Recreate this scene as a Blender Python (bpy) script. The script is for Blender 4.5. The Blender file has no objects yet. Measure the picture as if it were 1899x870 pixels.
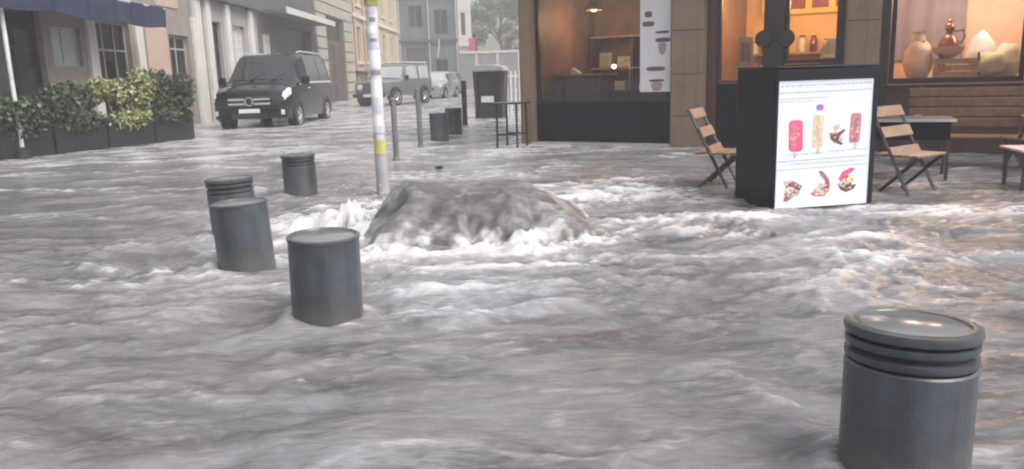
import bpy, math, random
import numpy as np
from mathutils import Matrix, Vector, noise as mnoise

random.seed(7)
rng = np.random.default_rng(11)
R = math.radians
sc = bpy.context.scene
col = sc.collection

# ------------------------------------------------------------------ camera
cd = bpy.data.cameras.new('camera')
cam = bpy.data.objects.new('camera', cd)
col.objects.link(cam)
cd.sensor_width = 36.0
cd.lens = 36.0 * 1450.0 / 1899.0
cd.clip_start = 0.05
cd.clip_end = 600.0
cam.matrix_world = Matrix.Translation((0, 0, 1.1)) @ Matrix.Rotation(R(90 - 11.5), 4, 'X') @ Matrix.Rotation(R(-1.75), 4, 'Z')
sc.camera = cam

# ------------------------------------------------------------------ world: overcast daylight
w = bpy.data.worlds.new('World')
sc.world = w
w.use_nodes = True
nt = w.node_tree
nt.nodes.clear()
sky = nt.nodes.new('ShaderNodeTexSky')
sky.sky_type = 'NISHITA'
sky.sun_disc = False
sky.sun_elevation = R(52)
sky.sun_rotation = R(120)
sky.air_density = 1.0
sky.dust_density = 6.0
hs = nt.nodes.new('ShaderNodeHueSaturation')
hs.inputs['Saturation'].default_value = 0.30
bg = nt.nodes.new('ShaderNodeBackground')
bg.inputs['Strength'].default_value = 0.13
wo = nt.nodes.new('ShaderNodeOutputWorld')
nt.links.new(sky.outputs[0], hs.inputs['Color'])
nt.links.new(hs.outputs[0], bg.inputs['Color'])
nt.links.new(bg.outputs[0], wo.inputs['Surface'])

sd = bpy.data.lights.new('sun', 'SUN')
sd.energy = 0.9
sd.angle = R(30)
sd.color = (1.0, 0.97, 0.95)
sun = bpy.data.objects.new('sun', sd)
col.objects.link(sun)
sun.rotation_euler = (R(38), 0, R(60))

sc.view_settings.view_transform = 'Standard'
sc.view_settings.look = 'None'
sc.view_settings.gamma = 1.0
sc.view_settings.exposure = 1.02
sc.render.engine = 'CYCLES'
sc.cycles.volume_bounces = 2
sc.cycles.pixel_filter_type = 'BLACKMAN_HARRIS'
sc.cycles.filter_width = 2.1
sc.cycles.max_bounces = 8
sc.cycles.transparent_max_bounces = 16

# ------------------------------------------------------------------ materials
MATS = {}


def mat(name, c, rough=0.6, metal=0.0, var=0.18, scale=6.0, bump=0.0, bscale=40.0, spec=0.5, streak=0.0, emit=None, es=0.0, coat=0.0):
    if name in MATS:
        return MATS[name]
    m = bpy.data.materials.new(name)
    m.use_nodes = True
    t = m.node_tree
    b = t.nodes['Principled BSDF']
    b.inputs['Roughness'].default_value = rough
    b.inputs['Metallic'].default_value = metal
    b.inputs['Specular IOR Level'].default_value = spec
    if coat:
        b.inputs['Coat Weight'].default_value = coat
        b.inputs['Coat Roughness'].default_value = 0.06
    tc = t.nodes.new('ShaderNodeTexCoord')
    n = t.nodes.new('ShaderNodeTexNoise')
    n.inputs['Scale'].default_value = scale
    n.inputs['Detail'].default_value = 6
    n.inputs['Roughness'].default_value = 0.65
    t.links.new(tc.outputs['Object'], n.inputs['Vector'])
    ramp = t.nodes.new('ShaderNodeValToRGB')
    ramp.color_ramp.elements[0].position = 0.3
    ramp.color_ramp.elements[1].position = 0.7
    lo = [max(0, x * (1 - var)) for x in c]
    hi = [min(1, x * (1 + var)) for x in c]
    ramp.color_ramp.elements[0].color = (*lo, 1)
    ramp.color_ramp.elements[1].color = (*hi, 1)
    t.links.new(n.outputs[0], ramp.inputs[0])
    out = ramp.outputs[0]
    if streak > 0:
        mp = t.nodes.new('ShaderNodeMapping')
        mp.inputs['Scale'].default_value = (9, 9, 0.5)
        n2 = t.nodes.new('ShaderNodeTexNoise')
        n2.inputs['Scale'].default_value = 1.6
        n2.inputs['Detail'].default_value = 5
        t.links.new(tc.outputs['Object'], mp.inputs[0])
        t.links.new(mp.outputs[0], n2.inputs['Vector'])
        r2 = t.nodes.new('ShaderNodeValToRGB')
        r2.color_ramp.elements[0].position = 0.45
        r2.color_ramp.elements[1].position = 0.7
        r2.color_ramp.elements[0].color = (1, 1, 1, 1)
        r2.color_ramp.elements[1].color = (1 - streak, 1 - streak, 1 - streak, 1)
        t.links.new(n2.outputs[0], r2.inputs[0])
        mx = t.nodes.new('ShaderNodeMix')
        mx.data_type = 'RGBA'
        mx.blend_type = 'MULTIPLY'
        mx.inputs[0].default_value = 1.0
        t.links.new(out, mx.inputs[6])
        t.links.new(r2.outputs[0], mx.inputs[7])
        out = mx.outputs[2]
    t.links.new(out, b.inputs['Base Color'])
    rr = t.nodes.new('ShaderNodeMapRange')
    rr.inputs['To Min'].default_value = max(0.02, rough * 0.75)
    rr.inputs['To Max'].default_value = min(1, rough * 1.25)
    t.links.new(n.outputs[0], rr.inputs[0])
    t.links.new(rr.outputs[0], b.inputs['Roughness'])
    if bump > 0:
        n3 = t.nodes.new('ShaderNodeTexNoise')
        n3.inputs['Scale'].default_value = bscale
        n3.inputs['Detail'].default_value = 4
        t.links.new(tc.outputs['Object'], n3.inputs['Vector'])
        bp = t.nodes.new('ShaderNodeBump')
        bp.inputs['Strength'].default_value = bump
        bp.inputs['Distance'].default_value = 0.01
        t.links.new(n3.outputs[0], bp.inputs['Height'])
        t.links.new(bp.outputs[0], b.inputs['Normal'])
    if emit:
        b.inputs['Emission Color'].default_value = (*emit, 1)
        b.inputs['Emission Strength'].default_value = es
    MATS[name] = m
    return m


def glass_mat(name, tint=(0.9, 0.93, 0.93), refl=1.0):
    m = bpy.data.materials.new(name)
    m.use_nodes = True
    t = m.node_tree
    t.nodes.clear()
    o = t.nodes.new('ShaderNodeOutputMaterial')
    tr = t.nodes.new('ShaderNodeBsdfTransparent')
    tr.inputs[0].default_value = (*tint, 1)
    g = t.nodes.new('ShaderNodeBsdfGlossy')
    g.inputs['Roughness'].default_value = 0.03
    g.inputs[0].default_value = (refl, refl, refl, 1)
    f = t.nodes.new('ShaderNodeFresnel')
    f.inputs[0].default_value = 1.5
    mx = t.nodes.new('ShaderNodeMixShader')
    t.links.new(f.outputs[0], mx.inputs[0])
    t.links.new(tr.outputs[0], mx.inputs[1])
    t.links.new(g.outputs[0], mx.inputs[2])
    t.links.new(mx.outputs[0], o.inputs[0])
    MATS[name] = m
    return m


def M(n):
    return MATS[n]


def bollard_mat():
    m = mat('bollard_paint', (0.068, 0.077, 0.090), 0.33, 0.0, 0.25, 7, 0.15, 60, streak=0.35)
    t = m.node_tree
    L = t.links.new
    b = t.nodes['Principled BSDF']
    src = b.inputs['Base Color'].links[0].from_socket
    tc = t.nodes.new('ShaderNodeTexCoord')
    n = t.nodes.new('ShaderNodeTexNoise')
    n.inputs['Scale'].default_value = 9
    n.inputs['Detail'].default_value = 8
    n.inputs['Roughness'].default_value = 0.7
    L(tc.outputs['Object'], n.inputs['Vector'])
    sx = t.nodes.new('ShaderNodeSeparateXYZ')
    L(tc.outputs['Object'], sx.inputs[0])
    ad = t.nodes.new('ShaderNodeMath')
    ad.operation = 'MULTIPLY_ADD'
    ad.inputs[1].default_value = -3.2
    L(sx.outputs['Z'], ad.inputs[0])
    L(n.outputs[0], ad.inputs[2])
    r = t.nodes.new('ShaderNodeMapRange')
    r.interpolation_type = 'SMOOTHSTEP'
    r.inputs['From Min'].default_value = 1.30
    r.inputs['From Max'].default_value = 1.75
    r.inputs['To Max'].default_value = 0.45
    L(ad.outputs[0], r.inputs[0])
    mx = t.nodes.new('ShaderNodeMix')
    mx.data_type = 'RGBA'
    L(r.outputs[0], mx.inputs[0])
    L(src, mx.inputs[6])
    mx.inputs[7].default_value = (0.12, 0.105, 0.09, 1)
    # scuffs through the paint
    n2 = t.nodes.new('ShaderNodeTexNoise')
    n2.inputs['Scale'].default_value = 26
    n2.inputs['Detail'].default_value = 6
    n2.inputs['Roughness'].default_value = 0.75
    L(tc.outputs['Object'], n2.inputs['Vector'])
    r2 = t.nodes.new('ShaderNodeMapRange')
    r2.interpolation_type = 'SMOOTHSTEP'
    r2.inputs['From Min'].default_value = 0.66
    r2.inputs['From Max'].default_value = 0.74
    r2.inputs['To Max'].default_value = 0.55
    L(n2.outputs[0], r2.inputs[0])
    m2 = t.nodes.new('ShaderNodeMix')
    m2.data_type = 'RGBA'
    L(r2.outputs[0], m2.inputs[0])
    L(mx.outputs[2], m2.inputs[6])
    m2.inputs[7].default_value = (0.20, 0.19, 0.18, 1)
    L(m2.outputs[2], b.inputs['Base Color'])


bollard_mat()


mat('bollard_groove', (0.02, 0.02, 0.022), 0.5)
mat('bollard_cap', (0.075, 0.08, 0.085), 0.25, 0.0, 0.3, 9, 0.1, 50)
mat('standing_water', (0.16, 0.16, 0.165), 0.16, 0.0, 0.1, 4)
mat('pole_white', (0.62, 0.62, 0.63), 0.4, 0.0, 0.2, 5, 0.1, 60, streak=0.3)
mat('pole_grey', (0.36, 0.36, 0.37), 0.4, 0.0, 0.2, 7)
mat('sticker_white', (0.8, 0.79, 0.82), 0.5, 0, 0.06)
mat('sticker_lilac', (0.55, 0.5, 0.66), 0.5, 0, 0.15)
mat('sticker_grey', (0.25, 0.25, 0.28), 0.5, 0, 0.3)
mat('sticker_yellow', (0.50, 0.46, 0.14), 0.5, 0, 0.2)
mat('post_grey', (0.19, 0.19, 0.205), 0.35, 0.0, 0.2, 7, streak=0.3)
mat('post_black', (0.03, 0.03, 0.036), 0.35)
mat('black_plastic', (0.022, 0.022, 0.028), 0.4)
mat('navy_box', (0.008, 0.0085, 0.016), 0.45, 0, 0.25, 5, spec=0.25)
mat('pale_metal', (0.6, 0.6, 0.6), 0.35, 0.6, 0.15)
mat('dark_metal', (0.05, 0.048, 0.05), 0.4, 0.3)
mat('asphalt', (0.05, 0.05, 0.05), 0.5, 0, 0.3, 3, 0.4, 80)
mat('shop_stone', (0.215, 0.155, 0.112), 0.5, 0, 0.14, 4, 0.12, 70, streak=0.2)
mat('shop_upper', (0.33, 0.29, 0.24), 0.6, 0, 0.14, 3, streak=0.2)
mat('frame_dark', (0.018, 0.014, 0.016), 0.35, 0, 0.2)
mat('frame_brown', (0.05, 0.022, 0.018), 0.4, 0, 0.2)
mat('kick_navy', (0.006, 0.007, 0.016), 0.5, 0, 0.3, 3, spec=0.2)
mat('sill_metal', (0.45, 0.44, 0.42), 0.35, 0.4)
mat('poster_white', (0.66, 0.64, 0.66), 0.5, 0, 0.05)
mat('poster_ink', (0.10, 0.085, 0.10), 0.6, 0, 0.35, 20)
mat('poster_pink', (0.36, 0.24, 0.27), 0.6, 0, 0.3, 20)
mat('int_brown', (0.24, 0.13, 0.08), 0.55, 0, 0.3, 3)
mat('int_orange', (0.75, 0.46, 0.20), 0.6, 0, 0.15, 2)
mat('int_peach', (0.72, 0.46, 0.31), 0.6, 0, 0.12, 2)
mat('int_grey', (0.25, 0.21, 0.23), 0.7, 0, 0.15, 4)
mat('int_floor', (0.12, 0.09, 0.075), 0.35, 0, 0.25, 5)
mat('int_ceiling', (0.6, 0.55, 0.5), 0.7, 0, 0.08)
mat('wood', (0.36, 0.22, 0.12), 0.5, 0, 0.35, 14, 0.15, 40)
mat('wood_pale', (0.235, 0.15, 0.098), 0.45, 0, 0.3, 12, 0.15, 40)
mat('bench_wood', (0.16, 0.085, 0.05), 0.45, 0, 0.35, 12, 0.15, 40)
mat('wood_dark', (0.10, 0.05, 0.03), 0.5, 0, 0.3, 10)
mat('wood_pink', (0.62, 0.42, 0.40), 0.4, 0, 0.15, 6)
mat('cloth_cream', (0.62, 0.5, 0.4), 0.8, 0, 0.15, 8, 0.3, 30)
mat('cloth_white', (0.7, 0.69, 0.67), 0.8, 0, 0.1, 8, 0.3, 30)
mat('cloth_olive', (0.42, 0.38, 0.25), 0.8, 0, 0.2, 8, 0.3, 30)
mat('copper', (0.20, 0.08, 0.06), 0.22, 0.5, 0.2, 5)
mat('bowl_pink', (0.72, 0.47, 0.43), 0.3, 0, 0.1)
mat('bottle_dark', (0.03, 0.015, 0.02), 0.15)
mat('board_red', (0.22, 0.02, 0.03), 0.5, 0, 0.2)
mat('board_yellow', (0.75, 0.5, 0.08), 0.5, 0, 0.2)
mat('van_paint', (0.007, 0.008, 0.010), 0.12, 0.0, 0.15, 3, coat=0.3)
mat('jeep_paint', (0.17, 0.185, 0.19), 0.3, 0.0, 0.12, 3, coat=0.4)
mat('silver_paint', (0.4, 0.42, 0.44), 0.28, 0.2, 0.1, 3, coat=0.4)
mat('car_glass', (0.02, 0.024, 0.028), 0.05, 0, 0.1, 2, spec=0.8)
mat('pale_glass', (0.48, 0.51, 0.53), 0.12, 0, 0.1, 2, spec=0.8)
mat('chrome', (0.78, 0.79, 0.80), 0.2, 0.5, 0.05)
mat('lamp_glass', (0.75, 0.77, 0.8), 0.08, 0.2, 0.15, 14)
mat('tyre', (0.018, 0.018, 0.018), 0.7, 0, 0.2, 20)
mat('plate_white', (0.75, 0.75, 0.73), 0.4, 0, 0.05)
mat('planter_dark', (0.014, 0.015, 0.02), 0.45, 0, 0.25, 5, 0.2, 40, streak=0.3)
mat('soil', (0.03, 0.02, 0.015), 0.9, 0, 0.3)
mat('bark', (0.09, 0.065, 0.045), 0.8, 0, 0.3, 12, 0.5, 30)
mat('awning_navy', (0.018, 0.026, 0.065), 0.55, 0, 0.2, 3)
mat('awning_grey', (0.28, 0.28, 0.33), 0.6, 0, 0.15, 3)
mat('sign_blue', (0.06, 0.16, 0.5), 0.4, 0, 0.25, 3)
mat('cafe_wall', (0.28, 0.24, 0.22), 0.6, 0, 0.15, 2, 0.1, streak=0.25)
mat('cafe_pink', (0.46, 0.335, 0.275), 0.6, 0, 0.1, 2)
mat('cafe_cream', (0.42, 0.42, 0.36), 0.6, 0, 0.1, 2)
mat('pillar_white', (0.62, 0.59, 0.56), 0.5, 0, 0.1, 3, streak=0.2)
mat('column_dark', (0.04, 0.05, 0.055), 0.5, 0, 0.2, 3)
mat('grey_wall', (0.34, 0.32, 0.31), 0.6, 0, 0.15, 1.5, streak=0.25)
mat('dark_wall', (0.10, 0.095, 0.105), 0.6, 0, 0.2, 1.5, streak=0.2)
mat('shutter_pale', (0.42, 0.42, 0.43), 0.5, 0, 0.1, 2)
mat('stone_pale', (0.40, 0.37, 0.31), 0.6, 0, 0.14, 1.5, 0.15, 30, streak=0.2)
mat('stone_joint', (0.16, 0.14, 0.12), 0.8, 0, 0.2)
mat('door_brown', (0.075, 0.05, 0.043), 0.45, 0, 0.25, 2)
mat('beige_wall', (0.50, 0.42, 0.30), 0.6, 0, 0.12, 1.2, streak=0.2)
mat('beige_trim', (0.60, 0.54, 0.44), 0.6, 0, 0.1, 2)
mat('pipe_pink', (0.45, 0.28, 0.28), 0.5, 0, 0.15)
mat('net_blue', (0.14, 0.17, 0.21), 0.65, 0, 0.3, 0.8, streak=0.3)
mat('net_dark', (0.07, 0.075, 0.12), 0.6, 0, 0.25, 1)
mat('far_pale', (0.55, 0.5, 0.5), 0.7, 0, 0.12, 1, streak=0.2)
mat('far_roof', (0.3, 0.18, 0.14), 0.7, 0, 0.2, 2)
mat('sign_red', (0.6, 0.06, 0.07), 0.4, 0, 0.15)
mat('garden_wall', (0.27, 0.26, 0.26), 0.7, 0, 0.2, 0.8, 0.2, 20, streak=0.3)
mat('coping', (0.55, 0.51, 0.48), 0.6, 0, 0.12, 2)
mat('picket_white', (0.7, 0.68, 0.67), 0.5, 0, 0.1)
mat('hill_green', (0.11, 0.12, 0.085), 0.9, 0, 0.35, 0.2)
glass_mat('shop_glass')
glass_mat('far_glass', (0.30, 0.32, 0.33))


def leaf_mat(name, c1, c2):
    m = bpy.data.materials.new(name)
    m.use_nodes = True
    t = m.node_tree
    b = t.nodes['Principled BSDF']
    b.inputs['Roughness'].default_value = 0.45
    g = t.nodes.new('ShaderNodeNewGeometry')
    r = t.nodes.new('ShaderNodeValToRGB')
    r.color_ramp.elements[0].color = (*c1, 1)
    r.color_ramp.elements[1].color = (*c2, 1)
    t.links.new(g.outputs['Random Per Island'], r.inputs[0])
    t.links.new(r.outputs[0], b.inputs['Base Color'])
    MATS[name] = m


leaf_mat('leaf_dark', (0.014, 0.028, 0.014), (0.075, 0.10, 0.05))
leaf_mat('leaf_yellow', (0.06, 0.10, 0.02), (0.40, 0.39, 0.19))
leaf_mat('leaf_far', (0.09, 0.11, 0.065), (0.17, 0.185, 0.12))
leaf_mat('leaf_blossom', (0.30, 0.27, 0.24), (0.5, 0.45, 0.42))


def emit_mat(name, c, s):
    m = bpy.data.materials.new(name)
    m.use_nodes = True
    t = m.node_tree
    b = t.nodes['Principled BSDF']
    b.inputs['Base Color'].default_value = (*[x * 0.5 for x in c], 1)
    b.inputs['Roughness'].default_value = 0.25
    b.inputs['Emission Color'].default_value = (*c, 1)
    b.inputs['Emission Strength'].default_value = s
    tc = t.nodes.new('ShaderNodeTexCoord')
    n = t.nodes.new('ShaderNodeTexNoise')
    n.inputs['Scale'].default_value = 24 if name.startswith('print') else 4
    n.inputs['Detail'].default_value = 3
    mr = t.nodes.new('ShaderNodeMapRange')
    mr.inputs['From Min'].default_value = 0.3
    mr.inputs['From Max'].default_value = 0.7
    mr.inputs['To Min'].default_value = s * (0.6 if name.startswith('print') else 0.93)
    mr.inputs['To Max'].default_value = s * (1.35 if name.startswith('print') else 1.05)
    t.links.new(tc.outputs['Object'], n.inputs['Vector'])
    t.links.new(n.outputs[0], mr.inputs[0])
    t.links.new(mr.outputs[0], b.inputs['Emission Strength'])
    MATS[name] = m


SG = 0.25
emit_mat('lightbox_face', (0.84, 0.87, 0.97), SG)
emit_mat('print_pink', (0.95, 0.12, 0.27), SG)
emit_mat('print_cream', (0.80, 0.68, 0.46), SG)
emit_mat('print_mauve', (0.42, 0.17, 0.22), SG)
emit_mat('print_brown', (0.17, 0.10, 0.075), SG)
emit_mat('print_rose', (0.62, 0.26, 0.28), SG)
emit_mat('print_tan', (0.72, 0.55, 0.45), SG)
emit_mat('print_line', (0.50, 0.58, 0.68), SG)
emit_mat('print_lilac', (0.40, 0.20, 0.50), SG)
emit_mat('bulb_warm', (1.0, 0.62, 0.28), 5.0)
emit_mat('bulb_white', (1.0, 0.9, 0.75), 6.0)


# ------------------------------------------------------------------ mesh helpers
class MB:
    def __init__(self):
        self.v = []
        self.f = []

    def add(self, vs, fs):
        o = len(self.v)
        self.v += [tuple(p) for p in vs]
        self.f += [tuple(i + o for i in f) for f in fs]
        return self

    def box(self, x0, x1, y0, y1, z0, z1, mx=None):
        vs = [(x, y, z) for z in (z0, z1) for y in (y0, y1) for x in (x0, x1)]
        if mx is not None:
            vs = [tuple(mx @ Vector(p)) for p in vs]
        return self.add(vs, [(0, 2, 3, 1), (4, 5, 7, 6), (0, 1, 5, 4), (1, 3, 7, 5), (3, 2, 6, 7), (2, 0, 4, 6)])

    def lathe(self, prof, n=32, c=(0, 0, 0), axis='z', caps=True):
        vs = []
        for (r, z) in prof:
            for k in range(n):
                a = 2 * math.pi * k / n
                if axis == 'z':
                    vs.append((c[0] + r * math.cos(a), c[1] + r * math.sin(a), c[2] + z))
                elif axis == 'x':
                    vs.append((c[0] + z, c[1] + r * math.cos(a), c[2] + r * math.sin(a)))
                else:
                    vs.append((c[0] + r * math.sin(a), c[1] + z, c[2] + r * math.cos(a)))
        fs = []
        m = len(prof)
        for i in range(m - 1):
            for k in range(n):
                k2 = (k + 1) % n
                fs.append((i * n + k, i * n + k2, (i + 1) * n + k2, (i + 1) * n + k))
        if caps:
            fs.append(tuple(reversed(range(n))))
            fs.append(tuple(range((m - 1) * n, m * n)))
        return self.add(vs, fs)

    def tube(self, pts, r, n=8):
        pts = [Vector(p) for p in pts]
        rs = r if isinstance(r, (list, tuple)) else [r] * len(pts)
        vs = []
        for i, p in enumerate(pts):
            d = (pts[min(i + 1, len(pts) - 1)] - pts[max(i - 1, 0)]).normalized()
            u = d.orthogonal().normalized() if abs(d.z) > 0.95 else d.cross(Vector((0, 0, 1))).normalized()
            q = d.cross(u)
            for k in range(n):
                a = 2 * math.pi * k / n
                vs.append(p + (u * math.cos(a) + q * math.sin(a)) * rs[i])
        fs = []
        for i in range(len(pts) - 1):
            for k in range(n):
                k2 = (k + 1) % n
                fs.append((i * n + k, i * n + k2, (i + 1) * n + k2, (i + 1) * n + k))
        fs.append(tuple(reversed(range(n))))
        fs.append(tuple(range((len(pts) - 1) * n, len(pts) * n)))
        return self.add(vs, fs)

    def prism(self, poly, y0, y1):
        """polygon in (x, z), extruded along y"""
        n = len(poly)
        vs = [(x, y0, z) for x, z in poly] + [(x, y1, z) for x, z in poly]
        fs = [tuple(range(n)), tuple(reversed(range(n, 2 * n)))]
        for k in range(n):
            k2 = (k + 1) % n
            fs.append((k, k + n, k2 + n, k2))
        return self.add(vs, fs)

    def build(self, name, m, parent=None, smooth=False, bevel=0.0):
        me = bpy.data.meshes.new(name)
        me.from_pydata(self.v, [], self.f)
        me.validate()
        import bmesh
        bm = bmesh.new()
        bm.from_mesh(me)
        bmesh.ops.recalc_face_normals(bm, faces=bm.faces)
        bm.to_mesh(me)
        bm.free()
        me.materials.append(MATS[m] if isinstance(m, str) else m)
        o = bpy.data.objects.new(name, me)
        col.objects.link(o)
        if parent is not None:
            o.parent = parent
        if smooth:
            me.shade_smooth()
            try:
                me.set_sharp_from_angle(angle=R(38))
            except Exception:
                pass
        if bevel > 0:
            bv = o.modifiers.new('bevel', 'BEVEL')
            bv.width = bevel
            bv.segments = 2
            bv.limit_method = 'ANGLE'
        return o


def tag(o, label=None, cat=None, group=None, kind=None):
    if label:
        o['label'] = label
    if cat:
        o['category'] = cat
    if group:
        o['group'] = group
    if kind:
        o['kind'] = kind
    return o


def empty(name, loc=(0, 0, 0), rz=0.0, rx=0.0, ry=0.0):
    o = bpy.data.objects.new(name, None)
    o.empty_display_size = 0.1
    col.objects.link(o)
    o.location = loc
    o.rotation_euler = (rx, ry, rz)
    return o


def copy_tree(o, parent=None):
    c = o.copy()
    col.objects.link(c)
    c.parent = parent
    for ch in list(o.children):
        copy_tree(ch, c)
    return c


def bar(mb, p, q, t):
    """square bar between two points"""
    return mb.tube([p, q], t * 0.7071, 4)


# ------------------------------------------------------------------ noise for the water
_perm = np.concatenate([rng.permutation(256)] * 2)
_ga = rng.random(256) * 2 * np.pi
_gx, _gy = np.cos(_ga), np.sin(_ga)


def gn(x, y):
    xi = np.floor(x).astype(int)
    yi = np.floor(y).astype(int)
    xf = x - xi
    yf = y - yi
    xi &= 255
    yi &= 255
    u = xf * xf * xf * (xf * (xf * 6 - 15) + 10)
    v = yf * yf * yf * (yf * (yf * 6 - 15) + 10)

    def g(ix, iy, dx, dy):
        h = _perm[(_perm[ix & 255] + iy) & 255]
        return _gx[h] * dx + _gy[h] * dy
    a = g(xi, yi, xf, yf)
    b = g(xi + 1, yi, xf - 1, yf)
    c = g(xi, yi + 1, xf, yf - 1)
    d = g(xi + 1, yi + 1, xf - 1, yf - 1)
    return ((a + (b - a) * u) + ((c + (d - c) * u) - (a + (b - a) * u)) * v) * 1.5


def fbm(x, y, oct=4, gain=0.5):
    s = 0
    a = 1.0
    for i in range(oct):
        s = s + a * gn(x + 17.3 * i, y - 9.1 * i)
        x = x * 2.03
        y = y * 2.03
        a *= gain
    return s


def ridge(x, y, oct=3):
    s = 0
    a = 1.0
    for i in range(oct):
        n = 1 - np.abs(gn(x + 5.7 * i, y + 3.3 * i)) * 1.6
        s = s + a * n * n
        x = x * 2.1
        y = y * 2.1
        a *= 0.5
    return s / 1.75


def sstep(a, b, x):
    t = np.clip((x - a) / (b - a), 0, 1)
    return t * t * (3 - 2 * t)


# bollards: x, y, height above water, kind, lean
BOLL = [
    (1.06, 1.99, 0.425, 'ring', (-3, 1.5)),
    (-0.885, 3.60, 0.395, 'plain', (1.5, 1.5)),
    (-1.64, 4.66, 0.405, 'plain', (0, -2.5)),
    (-2.03, 5.62, 0.44, 'ring', (0, -2)),
    (-2.11, 7.80, 0.395, 'ring', (0, -1.0)),
    (-1.23, 13.9, 0.49, 'plain', (0, -1)),
    (-1.07, 15.4, 0.51, 'plain', (0, 0)),
]
# foam belts in metres: x0, y0, x1, y1, half width, strength
FOAM = [
    (-1.3, 6.0, -1.0, 5.9, 0.30, 1.35), (-1.95, 6.1, -1.2, 5.8, 0.24, 1.0),
    (-1.75, 5.35, -1.05, 5.4, 0.20, 1.0), (-1.55, 4.92, -0.75, 4.95, 0.13, 0.95),
    (-0.95, 4.85, 0.2, 4.9, 0.16, 1.0), (0.1, 4.95, 0.75, 5.35, 0.16, 1.0),
    (0.7, 5.35, 1.3, 5.85, 0.16, 0.85), (1.2, 5.85, 2.1, 5.75, 0.12, 0.65),
    (0.35, 6.6, 1.1, 7.2, 0.36, 0.8), (0.2, 7.6, 1.3, 8.2, 0.25, 0.55),
    (1.0, 7.4, 1.7, 6.6, 0.2, 0.5),
    (1.3, 5.3, 2.6, 4.9, 0.14, 0.45), (2.6, 5.9, 4.2, 5.6, 0.16, 0.6),
    (2.2, 4.5, 3.4, 4.2, 0.18, 0.45), (1.4, 4.2, 2.8, 3.7, 0.14, 0.35),
    (-2.6, 4.75, -1.75, 4.6, 0.10, 0.5), (-3.0, 4.45, -1.6, 4.35, 0.07, 0.5),
    (-6.5, 8.9, -2.5, 8.2, 0.20, 0.35), (-4.5, 6.8, -2.4, 6.7, 0.14, 0.3),
    (-2.0, 7.0, -1.2, 6.9, 0.25, 0.5), (-1.3, 8.6, 0.3, 8.9, 0.5, 0.35),
    (-0.6, 4.45, 0.4, 4.5, 0.10, 0.55), (0.0, 4.1, 0.9, 4.0, 0.10, 0.3),
    (-0.5, 3.95, 0.2, 4.1, 0.10, 0.35), (-0.2, 11.6, 0.5, 11.9, 0.4, 0.3),
]


def seg_d(x, y, x0, y0, x1, y1):
    dx, dy = x1 - x0, y1 - y0
    t = np.clip(((x - x0) * dx + (y - y0) * dy) / (dx * dx + dy * dy), 0, 1)
    return np.hypot(x - x0 - t * dx, y - y0 - t * dy)


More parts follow.
